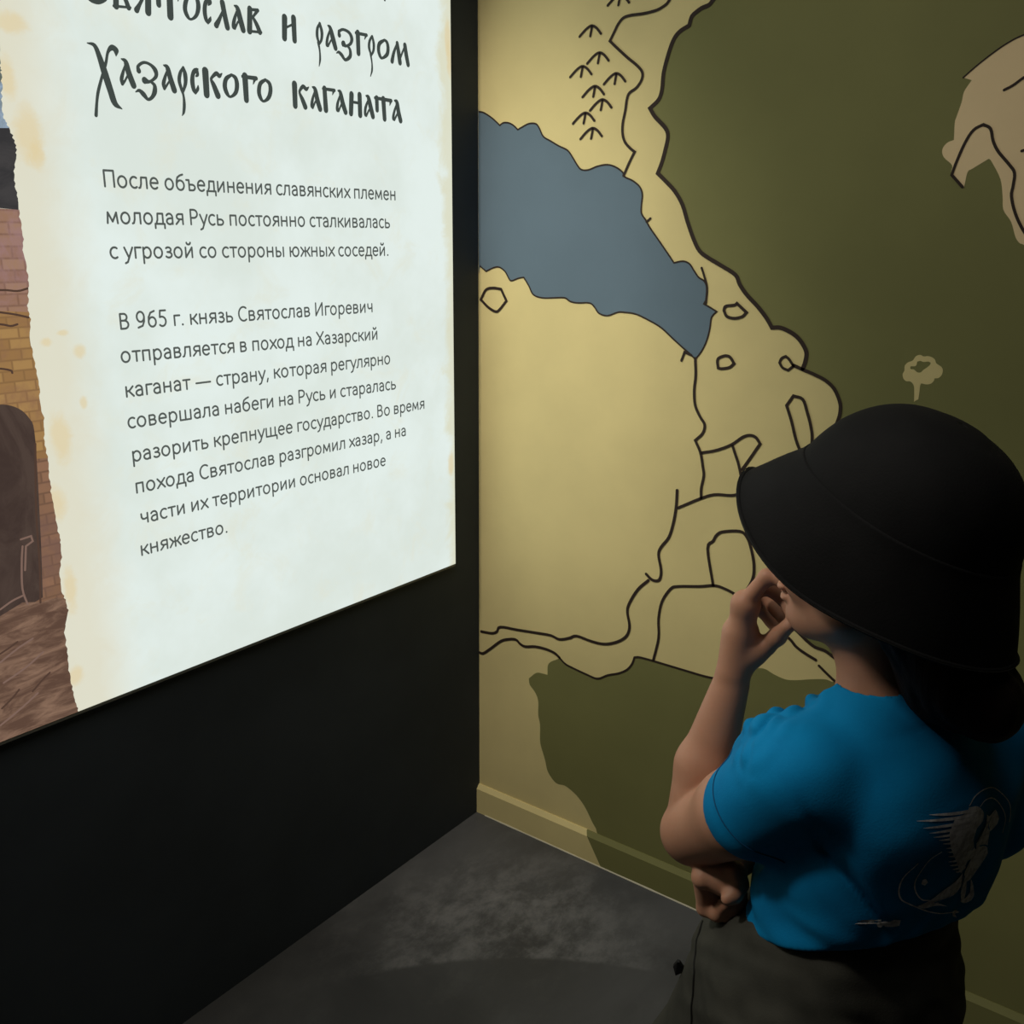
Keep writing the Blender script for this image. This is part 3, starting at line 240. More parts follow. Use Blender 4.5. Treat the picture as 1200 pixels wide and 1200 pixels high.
# ------------------------------------------------------------------ room
HT = 2.72; XR = 3.3; YB = -3.6
def struct(name, me, mat, **k):
    o = link(name, me, mat); o['kind'] = 'structure'
    for a, b in k.items(): o[a] = b
    return o
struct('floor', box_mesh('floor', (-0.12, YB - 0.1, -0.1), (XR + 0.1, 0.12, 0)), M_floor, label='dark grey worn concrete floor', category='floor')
struct('ceiling', box_mesh('ceiling', (-0.12, YB - 0.1, HT), (XR + 0.1, 0.12, HT + 0.1)), M_dark, label='dark ceiling above the exhibition corner', category='ceiling')
wl = struct('wall_left', box_mesh('wall_left', (-0.1, YB, 0), (0, 0.1, HT)), M_black, label='black wall that carries the backlit panel', category='wall')
wr = struct('wall_right', box_mesh('wall_right', (0, 0, 0), (XR, 0.1, HT)), M_cream, label='cream wall painted with an olive and blue map', category='wall')
struct('wall_back', box_mesh('wall_back', (0, YB - 0.1, 0), (XR, YB, HT)), M_dark, label='dark wall behind the viewer', category='wall')
struct('wall_far', box_mesh('wall_far', (XR, YB, 0), (XR + 0.1, 0.1, HT)), M_dark, label='dark wall on the far right side', category='wall')

def on_wall(layer):
    y = -0.0004 * layer
    return lambda p: Vector((p[0], y, p[1]))
def wall_paint(name, V, Fc, mat, layer, label=None):
    me = extrude2d(name, V, Fc, on_wall(layer), (0, -0.00035, 0))
    o = link(name, me, mat, wr)
    if label: o['label'] = label
    return o
def metric_shape(pts): return [tuple(p) for p in catmull(pts, True)]
# regions
V, Fc = poly_faces([metric_shape([p for p in SEA if p[0] > 0.0005] + [[0.001, SEA[-1][1]], [0.001, SEA[0][1]]])])
wall_paint('painted_sea', V, Fc, M_sea, 1, 'slate blue painted sea with a ragged dark outline')
gu = [tuple(p) for p in catmull(GREEN_UP, False)]
gu = [p for p in gu if p[1] < HT] + [(2.4, 0.6), (XR, 0.62), (XR, HT), (gu[0][0], HT)]
V, Fc = poly_faces([gu])
wall_paint('painted_green_land', V, Fc, M_green, 1, 'large olive green painted land')
gl = [tuple(p) for p in catmull(GREEN_LOW, False)]; gt = [tuple(p) for p in catmull(GREEN_LOW_TOP, False)]
BZ = 0.088
gl = [p for p in gl if p[1] > BZ]
V, Fc = poly_faces([gl[::-1] + gt[1:] + [(2.4, 0.45), (XR, 0.45), (XR, BZ), (gl[-1][0], BZ)][:0] + [(2.4, 0.42), (XR, 0.40), (XR, BZ), (gl[-1][0] + 0.002, BZ)]]) if False else poly_faces([gt + [(2.4, 0.42), (XR, 0.40), (XR, BZ), (gl[-1][0] + 0.004, BZ)] + gl[::-1]])
wall_paint('painted_green_shore', V, Fc, M_green, 1, 'olive green painted land reaching down to the floor')
V, Fc = poly_faces([metric_shape(LAND)])
wall_paint('painted_peninsula', V, Fc, paint('tan_wall_paint', (0.86, 0.66, 0.38)), 2, 'tan painted peninsula with rivers on the olive land')
V, Fc = poly_faces([metric_shape(TREE), metric_shape(TREEHOLE)])
wall_paint('painted_tree', V, Fc, M_cream, 2, 'small cream painted tree symbol on the olive land')
# outline of the sea and the drawn lines
V, Fc = ribbon([tuple(p) for p in catmull([p for p in SEA if p[0] > 0.001], False)], 0.0035)
wall_paint('painted_outline', V, Fc, M_line, 3)
for wd, closed, pts in STROKES:
    q = [tuple(p) for p in catmull([p for p in pts], bool(closed))]
    q = [p for p in q if p[0] > 0.0025]
    if len(q) < 2: continue
    V, Fc = ribbon(q, wd, bool(closed))
    wall_paint('painted_line', V, Fc, M_line, 4)

# baseboard with a sloping top edge, painted along with the wall
BD = 0.013
def base_mesh(name, x0, x1, mitre0=None, mitre1=None):
    prof = [(0, 0), (-BD, 0), (-BD, 0.076), (-BD * 0.25, BZ), (0, BZ)]
    V = []; 
    for e, x in enumerate((x0, x1)):
        for y, z in prof:
            xx = x
            if callable(x): xx = x(z)
            V.append((xx, y, z))
    n = len(prof); Fc = [tuple(range(n))[::-1], tuple(range(n, 2 * n))]
    for i in range(n): j = (i + 1) % n; Fc.append((i, j, n + j, n + i))
    return mesh(name, V, Fc)
xs = lambda z: 0.371 + (BZ - z) * (0.425 - 0.371) / BZ
struct('baseboard_right', base_mesh('baseboard_right', 0.0, xs), M_cream, label='cream skirting board in the corner', category='skirting board')
o = struct('baseboard_right', base_mesh('baseboard_right', xs, XR), M_green, label='olive painted skirting board behind the person', category='skirting board')
# thin pale sealant bead at the foot of the skirting
V = []; Fc = []
rng = np.random.default_rng(3)
N = 90; K = 5
for i in range(N + 1):
    x = 0.03 + (XR - 0.04) * i / N; r = 0.0026 * (0.75 + 0.5 * rng.random())
    for k in range(K):
        a = math.pi / 2 * k / (K - 1); V.append((x, -BD - r * math.cos(a), r * math.sin(a)))
for i in range(N):
    for k in range(K - 1):
        a = i * K + k; Fc.append((a, a + 1, a + K + 1, a + K))
struct('trim_1', mesh('trim_1', V, Fc), paint('pale_sealant', (0.60, 0.56, 0.42), 0.4), label='thin pale sealant line along the floor edge', category='trim')

# ------------------------------------------------------------------ light box
LB = empty('light_box', (0.0, 0.0, 0.0)); LB['label'] = 'tall backlit exhibition panel with Cyrillic text on torn parchment'; LB['category'] = 'light box'
PX = 0.0135
Y0, Y1 = -1.75, -0.1152; Z0, Z1 = 0.7945, 2.40
def panel_material():
    t = NT('backlit_parchment_print'); o = t.obj()
    sep = t.n('ShaderNodeSeparateXYZ'); t.l(o, sep.inputs[0]); y = sep.outputs['Y']; z = sep.outputs['Z']
    n1 = t.noise(o, 3.0, 5, 0.6); n2 = t.noise(o, 11, 6, 0.65, 0.6); n3 = t.noise(o, 30, 6, 0.7, 0.5)
    c = t.mix(t.mapr(n1, 0.35, 0.65), lin((219, 229, 221)), lin((228, 239, 234)))
    c = t.mix(t.math('MULTIPLY', t.mapr(n2, 0.5, 0.75), 0.5), c, lin((224, 226, 208)))
    yw = t.math('ADD', y, t.math('MULTIPLY', t.math('SUBTRACT', n2, 0.5), 0.10))
    yw = t.math('ADD', yw, t.math('MULTIPLY', t.math('SUBTRACT', z, 1.4), 0.012))
    c = t.mix(t.math('MULTIPLY', t.mapr(yw, -1.01, -1.12), 0.80), c, lin((222, 217, 193)))
    c = t.mix(t.math('MULTIPLY', t.mapr(yw, -0.16, -0.125), 0.7), c, lin((218, 216, 186)))
    for (cy, cz), ry, rz in STAINS:
        v = t.n('ShaderNodeVectorMath', operation='SUBTRACT'); t.l(o, v.inputs[0]); v.inputs[1].default_value = (0, cy, cz)
        s = t.scaled(v.outputs[0], (0, 1 / ry, 1 / rz)); ln = t.n('ShaderNodeVectorMath', operation='LENGTH'); t.l(s, ln.inputs[0])
        dd = t.math('ADD', ln.outputs['Value'], t.math('MULTIPLY', t.math('SUBTRACT', n3, 0.5), 1.3))
        c = t.mix(t.math('MULTIPLY', t.mapr(dd, 1.15, 0.35), 0.60), c, lin((224, 204, 156)))
    c = t.mix(t.math('MULTIPLY', t.mapr(n3, 0.70, 0.80), t.mapr(yw, -0.98, -1.10)), c, lin((205, 188, 140)))
    return t.emit(c, SCREEN_GAIN)
M_panel = panel_material()
def pic_material(name, a, b, scale, stretch=(1, 1, 1), c3=None, rot=0.0, hi=0.62):
    t = NT(name); o = t.obj()
    mp = t.n('ShaderNodeMapping'); mp.inputs['Rotation'].default_value = (rot, 0, 0); mp.inputs['Scale'].default_value = stretch
    t.l(o, mp.inputs['Vector']); n = t.noise(mp.outputs[0], scale, 6, 0.65, 0.8); n2 = t.noise(o, 6, 3)
    c = t.mix(t.mapr(n, 0.38, hi), lin(a), lin(b))
    if c3: c = t.mix(t.math('MULTIPLY', t.mapr(n2, 0.45, 0.6), 0.8), c, lin(c3))
    return t.emit(c, SCREEN_GAIN)
M_casing = paint('black_casing', (0.012, 0.013, 0.014), 0.45)
M_edge = paint('dark_grey_metal_edge', (0.16, 0.16, 0.14), 0.5)
link('casing', box_mesh('casing', (0.0, Y0, Z0), (PX - 0.004, Y1, Z1)), M_casing, LB)
link('display_panel', box_mesh('display_panel', (PX - 0.004, Y0, Z0), (PX - 0.0012, Y1, Z1)), M_panel, LB)
def lbx(layer):
    x = PX - 0.0012 + 0.0003 * layer
    return lambda p: Vector((x, p[0], p[1]))
# frame: thin lip around the lit sheet
fr = [((0.0, Y0 - 0.006, Z0 - 0.0065), (PX, Y1 + 0.001, Z0)), ((0.0, Y0 - 0.006, Z1), (PX, Y1 + 0.001, Z1 + 0.006)),
      ((0.0, Y1, Z0), (PX - 0.001, Y1 + 0.0012, Z1)), ((0.0, Y0 - 0.006, Z0), (PX, Y0, Z1))]
for a, b in fr: link('frame_strip', box_mesh('frame_strip', a, b, 0.0004), M_edge, LB)
def masonry_material(name, a, b, c3, mortar, rows):
    t = NT(name); o = t.obj(); sep = t.n('ShaderNodeSeparateXYZ'); t.l(o, sep.inputs[0]); cb = t.n('ShaderNodeCombineXYZ')
    t.l(sep.outputs['Y'], cb.inputs[0]); t.l(sep.outputs['Z'], cb.inputs[1])
    br = t.n('ShaderNodeTexBrick'); t.l(cb.outputs[0], br.inputs['Vector']); br.inputs['Scale'].default_value = rows
    br.inputs['Mortar Size'].default_value = 0.04; br.inputs['Mortar Smooth'].default_value = 1.0; br.inputs['Bias'].default_value = -0.1
    br.inputs['Color1'].default_value = (*lin(a), 1); br.inputs['Color2'].default_value = (*lin(b), 1); br.inputs['Mortar'].default_value = (*lin(mortar), 1)
    n = t.noise(o, 14, 5, 0.7, 0.3); c = t.mix(t.math('MULTIPLY', t.mapr(n, 0.42, 0.66), 0.7), br.outputs['Color'], lin(c3))
    return t.emit(c, SCREEN_GAIN)
PM = {'picture_sky': pic_material('print_sky', (150, 170, 190), (96, 104, 92), 14),
      'picture_tower': pic_material('print_dark_tower', (54, 53, 54), (66, 64, 64), 12, (1, 1, 2)),
      'picture_cornice': masonry_material('print_cornice', (140, 104, 86), (158, 124, 100), (156, 122, 122), (128, 96, 78), 14),
      'picture_masonry': masonry_material('print_masonry', (146, 110, 70), (170, 134, 84), (140, 104, 76), (134, 102, 66), 15),
      'picture_pillar': masonry_material('print_pillar', (128, 96, 74), (142, 106, 82), (116, 88, 78), (112, 84, 66), 14),
      'picture_archway': pic_material('print_archway', (64, 51, 46), (78, 64, 57), 7, (1, 2, 0.8)),
      'picture_ground': pic_material('print_ground', (92, 69, 57), (138, 109, 90), 13, (1, 1.0, 4.5), None, 0.55, 0.72)}
for i, k in enumerate(['picture_sky', 'picture_tower', 'picture_cornice', 'picture_masonry', 'picture_pillar', 'picture_archway', 'picture_ground']):
    ps = [(min(max(p[0], Y0), Y1), min(max(p[1], Z0), Z1)) for p in PIC[k]]
    if k == 'picture_archway': ps = [tuple(p) for p in catmull(ps, True)]
    V, Fc = poly_faces([ps]); o = link(k, extrude2d(k, V, Fc, lbx(i + 1), (0.0002, 0, 0)), PM[k], LB)
# a few courses, mouldings and pilaster strokes in the printed picture
def pic_stroke(name, pts, mat, layer=8):
    V, Fc = ribbon([tuple(p) for p in catmull(pts, False)], 0.0032, False)
    return link(name, extrude2d(name, V, Fc, lbx(layer), (0.0002, 0, 0)), mat, LB)
M_ps = NT('print_dark_stroke').emit(lin((80, 60, 50)), SCREEN_GAIN); M_pl = NT('print_light_stroke').emit(lin((124, 99, 88)), SCREEN_GAIN)
for nm, pts in PIC_STROKES: pic_stroke('picture_' + nm, pts, M_ps if 'dark' in nm or 'ledge' in nm else M_pl)
# the torn parchment sheet printed over the picture
tn = [tuple(p) for p in catmull(TORN, False, 6)]
rg = np.random.default_rng(5)
tn = [(p[0] + (rg.random() - 0.5) * 0.0035, p[1]) for p in tn if Z0 < p[1] < Z1]
V, Fc = poly_faces([[(-1.135, Z1 - 0.001)] + tn + [(tn[-1][0], Z0 + 0.0005), (Y1 - 0.0005, Z0 + 0.0005), (Y1 - 0.0005, Z1 - 0.001)]])
PC = link('parchment', extrude2d('parchment', V, Fc, lbx(9), (0.0002, 0, 0)), M_panel, LB); PC['label'] = 'pale parchment sheet with a torn left edge'
M_ink = NT('dark_grey_ink').emit(lin((66, 74, 70)), SCREEN_GAIN)
M_ink2 = NT('grey_text_ink').emit(lin((84, 90, 86)), SCREEN_GAIN)
def lettering(name, strokes, mat):
    V = []; Fc = []
    parts = []
    for s in strokes:          # break at sharp corners so that every pen stroke keeps its full width
        cur = [s[0]]
        for i in range(1, len(s) - 1):
            cur.append(s[i]); a = np.array(s[i][:2]) - np.array(s[i - 1][:2]); b = np.array(s[i + 1][:2]) - np.array(s[i][:2])
            if a @ b < 0.45 * np.linalg.norm(a) * np.linalg.norm(b): parts.append(cur); cur = [s[i]]
        cur.append(s[-1]); parts.append(cur)
    for s in parts:
        if np.hypot(*(np.array(s[0][:2]) - np.array(s[-1][:2]))) < 1e-7 and len(s) < 3: continue
        v, f = ribbon(s, 0.002); k = len(V); V += v; Fc += [tuple(i + k for i in q) for q in f]
    to = lbx(10); me = mesh(name, [to(v) for v in V], Fc)
    bm = bmesh.new(); bm.from_mesh(me)
    for f in bm.faces:
        if f.normal.x < 0: f.normal_flip()
    bm.to_mesh(me); bm.free()
    return link(name, me, mat, LB)
for k, st in HEADS.items():          # one part per printed word
    st = sorted(st, key=lambda s: min(q[0] for q in s)); words = []; right = -9
    for s in st:
        if not words or min(q[0] for q in s) > right + 0.020: words.append([])
        words[-1].append(s); right = max(right, max(q[0] for q in s))
    for wd in words: lettering('title_word', [[tuple(p) for p in catmull(s, False, 5, 75)] for s in wd], M_ink)

# plain sans letters drawn with a round pen, x-height 1
def arc(cx, cy, rx, ry, a0, a1, n=14):
    return [(cx + rx * math.cos(math.radians(a0 + (a1 - a0) * i / n)), cy + ry * math.sin(math.radians(a0 + (a1 - a0) * i / n))) for i in range(n + 1)]
p = 0.075; X = 1 - p
G = {}
G['о'] = (1.16, [arc(.5, .5, .40, .44, 0, 360, 24)])
G['с'] = (0.92, [arc(.5, .5, .40, .44, 55, 305, 18)])
G['е'] = (1.06, [[(.12, .53), (.84, .53)] + arc(.48, .53, .37, .41, 0, 180, 12)[1:] + arc(.50, .5, .40, .44, 180, 312, 10)])
G['а'] = (1.02, [arc(.42, .64, .34, .30, 150, 90, 4) + arc(.42, .62, .31, .32, 90, 0, 6) + [(.73, p)], [(.73, .56), (.5, .56)] + arc(.42, .30, .30, .24, 105, 270, 8) + arc(.45, .30, .28, .24, 270, 360, 5)])
G['б'] = (1.14, [arc(.5, .46, .39, .40, 0, 360, 22), [(.11, .5), (.13, .8), (.24, 1.1), (.5, 1.27), (.80, 1.36)]])
G['в'] = (1.06, [[(.16, p), (.16, X), (.5, X)] + arc(.5, .73, .24, .2, 90, -90, 8) + [(.16, .53)], [(.45, .53)] + arc(.5, .30, .30, .225, 90, -90, 8) + [(.16, p)]])
G['г'] = (0.80, [[(.16, p), (.16, X), (.72, X)]])
G['д'] = (1.12, [[(.04, -.28), (.04, p), (1.0, p), (1.0, -.28)], [(.14, p), (.28, .4), (.32, X), (.84, X), (.84, p)]])
G['ж'] = (1.40, [[(.68, p), (.68, X)], [(.1, X), (.42, .58), (.68, .52), (.94, .58), (1.26, X)], [(.08, p), (.42, .50)], [(1.28, p), (.94, .50)]])
G['з'] = (0.90, [arc(.38, .74, .28, .2, 140, -90, 10) + [(.28, .54)], [(.3, .54)] + arc(.40, .30, .32, .23, 90, -145, 12)])
G['и'] = (1.16, [[(.16, X), (.16, p), (.84, X), (.84, p)]])
G['й'] = (1.16, [[(.16, X), (.16, p), (.84, X), (.84, p)], arc(.5, 1.34, .2, .16, 180, 360, 8)])
G['к'] = (1.00, [[(.16, p), (.16, X)], [(.82, X), (.46, .58), (.16, .52)], [(.40, .55), (.86, p)]])
G['л'] = (1.08, [[(.02, p), (.14, .12), (.24, .4), (.28, X), (.80, X), (.80, p)]])
G['м'] = (1.34, [[(.12, p), (.2, X), (.6, .2), (1.0, X), (1.08, p)]])
G['н'] = (1.14, [[(.16, p), (.16, X)], [(.84, p), (.84, X)], [(.16, .53), (.84, .53)]])
G['п'] = (1.12, [[(.16, p), (.16, X), (.82, X), (.82, p)]])
G['р'] = (1.14, [[(.16, -.38), (.16, X)], [(.16, .75)] + arc(.52, .5, .38, .44, 140, -140, 18) + [(.16, .25)]])
G['т'] = (0.92, [[(.42, p), (.42, X)], [(.06, X), (.80, X)]])
G['у'] = (0.94, [[(.06, X), (.45, .08)], [(.84, X), (.45, .08), (.30, -.26), (.08, -.36)]])
G['х'] = (0.94, [[(.08, X), (.84, p)], [(.84, X), (.06, p)]])
G['ч'] = (1.06, [[(.14, X), (.15, .62), (.26, .45), (.46, .42), (.78, .52)], [(.78, p), (.78, X)]])
G['ш'] = (1.62, [[(.16, X), (.16, p), (1.32, p), (1.32, X)], [(.74, p), (.74, X)]])
G['щ'] = (1.68, [[(.16, X), (.16, p), (1.32, p), (1.32, X)], [(.74, p), (.74, X)], [(1.32, p), (1.52, p), (1.52, -.28)]])
G['ъ'] = (1.14, [[(.02, X), (.30, X), (.30, p), (.62, p)] + arc(.62, .31, .30, .24, -90, 90, 8) + [(.30, .55)]])
G['ь'] = (1.02, [[(.16, X), (.16, p), (.50, p)] + arc(.50, .31, .30, .24, -90, 90, 8) + [(.16, .55)]])
G['ы'] = (1.34, [[(.16, X), (.16, p), (.44, p)] + arc(.44, .31, .28, .24, -90, 90, 8) + [(.16, .55)], [(1.06, X), (1.06, p)]])
G['ю'] = (1.50, [[(.16, p), (.16, X)], [(.16, .52), (.46, .52)], arc(.88, .5, .40, .44, 0, 360, 22)])
G['я'] = (1.04, [[(.80, p), (.80, X), (.48, X)] + arc(.44, .71, .28, .22, 90, 270, 8) + [(.80, .49)], [(.46, .48), (.32, .3), (.08, p)]])
C_ = 1.40 - p
G['П'] = (1.34, [[(.18, p), (.18, C_), (1.06, C_), (1.06, p)]])
G['Р'] = (1.14, [[(.18, p), (.18, C_), (.5, C_)] + arc(.52, .98, .38, .345, 90, -90, 10) + [(.18, .635)]])
G['В'] = (1.20, [[(.18, p), (.18, C_), (.5, C_)] + arc(.52, 1.04, .30, .285, 90, -90, 8) + [(.18, .755)], [(.5, .755)] + arc(.54, .415, .38, .34, 90, -90, 10) + [(.18, p)]])
G['С'] = (1.22, [arc(.68, .70, .56, .65, 55, 305, 20)])
G['И'] = (1.40, [[(.18, C_), (.18, p), (1.08, C_), (1.08, p)]])
G['Х'] = (1.20, [[(.10, C_), (1.04, p)], [(1.02, C_), (.06, p)]])
G['9'] = (1.12, [arc(.5, .92, .36, .40, 0, 360, 20), [(.86, .92), (.84, .55), (.66, .2), (.22, p)]])
G['6'] = (1.12, [arc(.54, .46, .37, .38, 0, 360, 20), [(.17, .46), (.2, .85), (.42, 1.2), (.8, C_)]])
G['5'] = (1.12, [[(.84, C_), (.28, C_), (.22, .80), (.42, .84)] + arc(.44, .45, .38, .38, 90, -135, 12)])
G['—'] = (1.9, [[(.1, .5), (1.7, .5)]])
G['.'] = (0.50, [[(.2, .10), (.21, .10)]])
G[','] = (0.50, [[(.24, .12), (.14, -.2)]])
G[' '] = (0.46, [])
XH = 0.0200
for tx, (ya, za), (yb, zb) in TEXT:
    total = sum(G[c][0] for c in tx) - 0.25
    sx = (yb - ya) / total
    cur = -0.06; st = []
    for c in tx:
        adv, ss = G[c]; big = 1.08 if c in '965' else 1.0
        for s in ss:
            wpen = 0.0036 if c != '.' else 0.0042
            st.append([(ya + (cur + q[0]) * sx, za + (zb - za) * (cur + q[0]) / total + q[1] * XH * big, wpen) for q in s])
        cur += adv
    lettering('text_line', st, M_ink2)

# ------------------------------------------------------------------ made-up housings for the added fill lights (above the frame)
def added_spotlight(SPOT_POS, SPOT_AIM, so, label):
    SP = empty('added_spot_lamp', (SPOT_POS.x, SPOT_POS.y, HT)); SP['label'] = label; SP['category'] = 'added_spotlight'
    d = (SPOT_AIM - SPOT_POS).normalized()
    bm = bmesh.new(); prof = [(0.0, -0.095), (0.022, -0.095), (0.034, -0.085), (0.036, 0.0), (0.045, 0.03), (0.042, 0.03), (0.033, 0.0), (0.0, -0.02)]
    rings = []
    for r, h in prof: rings.append([bm.verts.new((r * math.cos(a), r * math.sin(a), -h)) for a in [2 * math.pi * k / 24 for k in range(24)]] if r > 0 else [bm.verts.new((0, 0, -h))])
    for a, b in zip(rings, rings[1:]):
        for k in range(24):
            q = [a[k % len(a)], a[(k + 1) % len(a)], b[(k + 1) % len(b)], b[k % len(b)]]; q = list(dict.fromkeys(q))
            if len(q) > 2: bm.faces.new(q)
    bmesh.ops.recalc_face_normals(bm, faces=bm.faces[:])
    me = bpy.data.meshes.new('lamp_head'); bm.to_mesh(me); bm.free()
    h = link('lamp_head', me, M_casing, SP, True); h.location = SPOT_POS - d * 0.06 - SP.location; h.rotation_euler = d.to_track_quat('-Z', 'Y').to_euler()
    so.parent = SP; so.location = SPOT_POS - SP.location
    link('stem', box_mesh('stem', (-0.008, -0.008, SPOT_POS.z - HT + 0.02), (0.008, 0.008, 0.0), 0.002), M_casing, SP)
    link('mount', box_mesh('mount', (-0.03, -0.06, -0.018), (0.03, 0.06, 0.0), 0.003), M_casing, SP)
added_spotlight(*ADDED_SPOTS[0], 'added fill lamp in a small black ceiling housing, aimed at the painted map in the corner')
added_spotlight(*ADDED_SPOTS[1], 'added fill lamp in a small black ceiling housing further back, aimed at the person')
CL = empty('added_ceiling_light', (CEIL_FILL.x, CEIL_FILL.y, HT)); CL['label'] = 'added flat square fill light on the ceiling behind the person'; CL['category'] = 'ceiling light'
for a, b in (((-.62, -.62, -.05), (-.585, .62, 0)), ((.585, -.62, -.05), (.62, .62, 0)), ((-.585, -.62, -.05), (.585, -.585, 0)), ((-.585, .585, -.05), (.585, .62, 0))):
    link('frame', box_mesh('frame', a, b, .003), M_casing, CL)
link('back_plate', box_mesh('back_plate', (-.585, -.585, -.02), (.585, .585, 0)), M_casing, CL)
ao.parent = CL; ao.location = CEIL_FILL - CL.location
# ================================================================== signed-distance modelling
def Vv(*a): return np.array(a, float)
def cap(a, b, ra, rb=None):
    a = np.array(a, float); b = np.array(b, float); rb = ra if rb is None else rb
    ba = b - a; bb = max(ba @ ba, 1e-12)
    def f(P):
        pa = P - a; h = np.clip((pa @ ba) / bb, 0, 1)
        return np.sqrt(((pa - h[:, None] * ba) ** 2).sum(1)) - (ra + (rb - ra) * h)
    return f, (a + b) / 2, np.linalg.norm(ba) / 2 + max(ra, rb)
def ell(c, r, rot=None):
    c = np.array(c, float); r = np.array(r, float)
    M = np.eye(3) if rot is None else np.array(rot)
    def f(P):
        q = (P - c) @ M.T
        k0 = np.sqrt(((q / r) ** 2).sum(1)); k1 = np.sqrt(((q / (r * r)) ** 2).sum(1)) + 1e-9
        return k0 * (k0 - 1) / k1
    return f, c, r.max()
def roty(deg):   # rotation matrix rows = local axes, turning about the L axis
    a = math.radians(deg); return [[math.cos(a), 0, math.sin(a)], [0, 1, 0], [-math.sin(a), 0, math.cos(a)]]
def rotz(deg):
    a = math.radians(deg); return [[math.cos(a), math.sin(a), 0], [-math.sin(a), math.cos(a), 0], [0, 0, 1]]
def half(p0, n):
    p0 = np.array(p0, float); n = np.array(n, float); n /= np.linalg.norm(n)
    return (lambda P: (P - p0) @ n), p0, 1e9
def chain(pts, rads):
    return [cap(pts[i], pts[i + 1], rads[i], rads[i + 1]) for i in range(len(pts) - 1)]
def smin(a, b, k):
    h = np.clip(0.5 + 0.5 * (b - a) / k, 0, 1); return b + (a - b) * h - k * h * (1 - h)
def run(ops, P, cen, rad):
    """ops: list of (op, k, primitive or list); 'u' union, 'x' subtract, 'i' intersect, 'd' displace"""
    d = np.full(len(P), 0.4)
    for op, k, pr in ops:
        if op == 'd':
            d = d - pr(P); continue
        if isinstance(pr, list):
            near = [q for q in pr if np.linalg.norm(q[1] - cen) < q[2] + rad + 0.05]
            if not near: continue
            e = near[0][0](P)
            for q in near[1:]: e = smin(e, q[0](P), 0.006)
        else:
            if pr[2] < 1e8 and np.linalg.norm(pr[1] - cen) > pr[2] + rad + 0.05: continue
            e = pr[0](P)
        if op == 'u': d = smin(d, e, k)
        elif op == 'x': d = -smin(-d, e, k)
        elif op == 'i': d = -smin(-d, -e, k)
    return d
def sdf_mesh(name, ops, lo, hi, h, B=8, smooth_it=1):
    lo = np.array(lo, float); hi = np.array(hi, float)
    nb = np.ceil((hi - lo) / (h * B)).astype(int); bs = h * B
    SUP = 5
    pos_all = []; key_all = []; quads = []
    dims = nb * B + 2
    g = np.arange(B + 1); gx, gy, gz = np.meshgrid(g, g, g, indexing='ij')
    off = np.stack([gx, gy, gz], -1).reshape(-1, 3)
    for sx in range(0, nb[0], SUP):
        for sy in range(0, nb[1], SUP):
            for sz in range(0, nb[2], SUP):
                ex = [np.arange(s, min(s + SUP, n)) for s, n in zip((sx, sy, sz), nb)]
                bi = np.stack(np.meshgrid(*ex, indexing='ij'), -1).reshape(-1, 3)
                bc = lo + (bi + 0.5) * bs; cen = bc.mean(0); rad = bs * SUP * 0.87
                d = run(ops, bc, cen, rad)
                bi = bi[np.abs(d) < bs * 0.87 + 0.014]
                if not len(bi): continue
                idx = (bi[:, None, :] * B + off[None])                     # nb,729,3
                D = run(ops, (lo + idx.reshape(-1, 3) * h), cen, rad + bs).reshape(len(bi), B + 1, B + 1, B + 1)
                I = D < 0
                c8 = np.stack([I[:, a:a + B, b:b + B, c:c + B] for a in (0, 1) for b in (0, 1) for c in (0, 1)], -1)
                m = c8.any(-1) & ~c8.all(-1)
                w_ = np.argwhere(m)
                if not len(w_): continue
                k_, x, y, z = w_.T
                V = {(a, b, c): D[k_, x + a, y + b, z + c] for a in (0, 1) for b in (0, 1) for c in (0, 1)}
                acc = np.zeros((len(w_), 3)); cnt = np.zeros(len(w_))
                for ax_ in range(3):
                    for u in (0, 1):
                        for v in (0, 1):
                            a = [0, 0, 0]; o2 = [i for i in range(3) if i != ax_]; a[o2[0]] = u; a[o2[1]] = v
                            b = list(a); b[ax_] = 1
                            da, db = V[tuple(a)], V[tuple(b)]; cr = (da < 0) != (db < 0)
                            t = np.where(cr, da / (da - db + 1e-20), 0)
                            p_ = np.zeros((len(w_), 3)); p_[:] = a; p_[:, ax_] = t
                            acc[cr] += p_[cr]; cnt[cr] += 1
                cell = bi[k_] * B + np.stack([x, y, z], -1)
                pos_all.append(lo + (cell + acc / cnt[:, None]) * h)
                key_all.append((cell[:, 0] * dims[1] + cell[:, 1]) * dims[2] + cell[:, 2])
                for ax_ in range(3):
                    s0 = [slice(None)] + [slice(0, B)] * 3; s1 = list(s0); s1[1 + ax_] = slice(1, B + 1)
                    A_ = I[tuple(s0)]; B_ = I[tuple(s1)]
                    e = np.argwhere(A_ != B_)
                    if not len(e): continue
                    cc = bi[e[:, 0]] * B + e[:, 1:]; fl = A_[e[:, 0], e[:, 1], e[:, 2], e[:, 3]]
                    o2 = [(ax_ + 1) % 3, (ax_ + 2) % 3]
                    q = []
                    for du, dv in ((0, 0), (-1, 0), (-1, -1), (0, -1)):
                        c_ = cc.copy(); c_[:, o2[0]] += du; c_[:, o2[1]] += dv
                        q.append((c_[:, 0] * dims[1] + c_[:, 1]) * dims[2] + c_[:, 2])
                    q = np.stack(q, -1); q[~fl] = q[~fl][:, ::-1]; quads.append(q)
    pos = np.concatenate(pos_all); key = np.concatenate(key_all); Q = np.concatenate(quads)
    key, ui = np.unique(key, return_index=True); pos = pos[ui]
    j = np.clip(np.searchsorted(key, Q), 0, len(key) - 1); ok = (key[j] == Q).all(1); Q = j[ok]
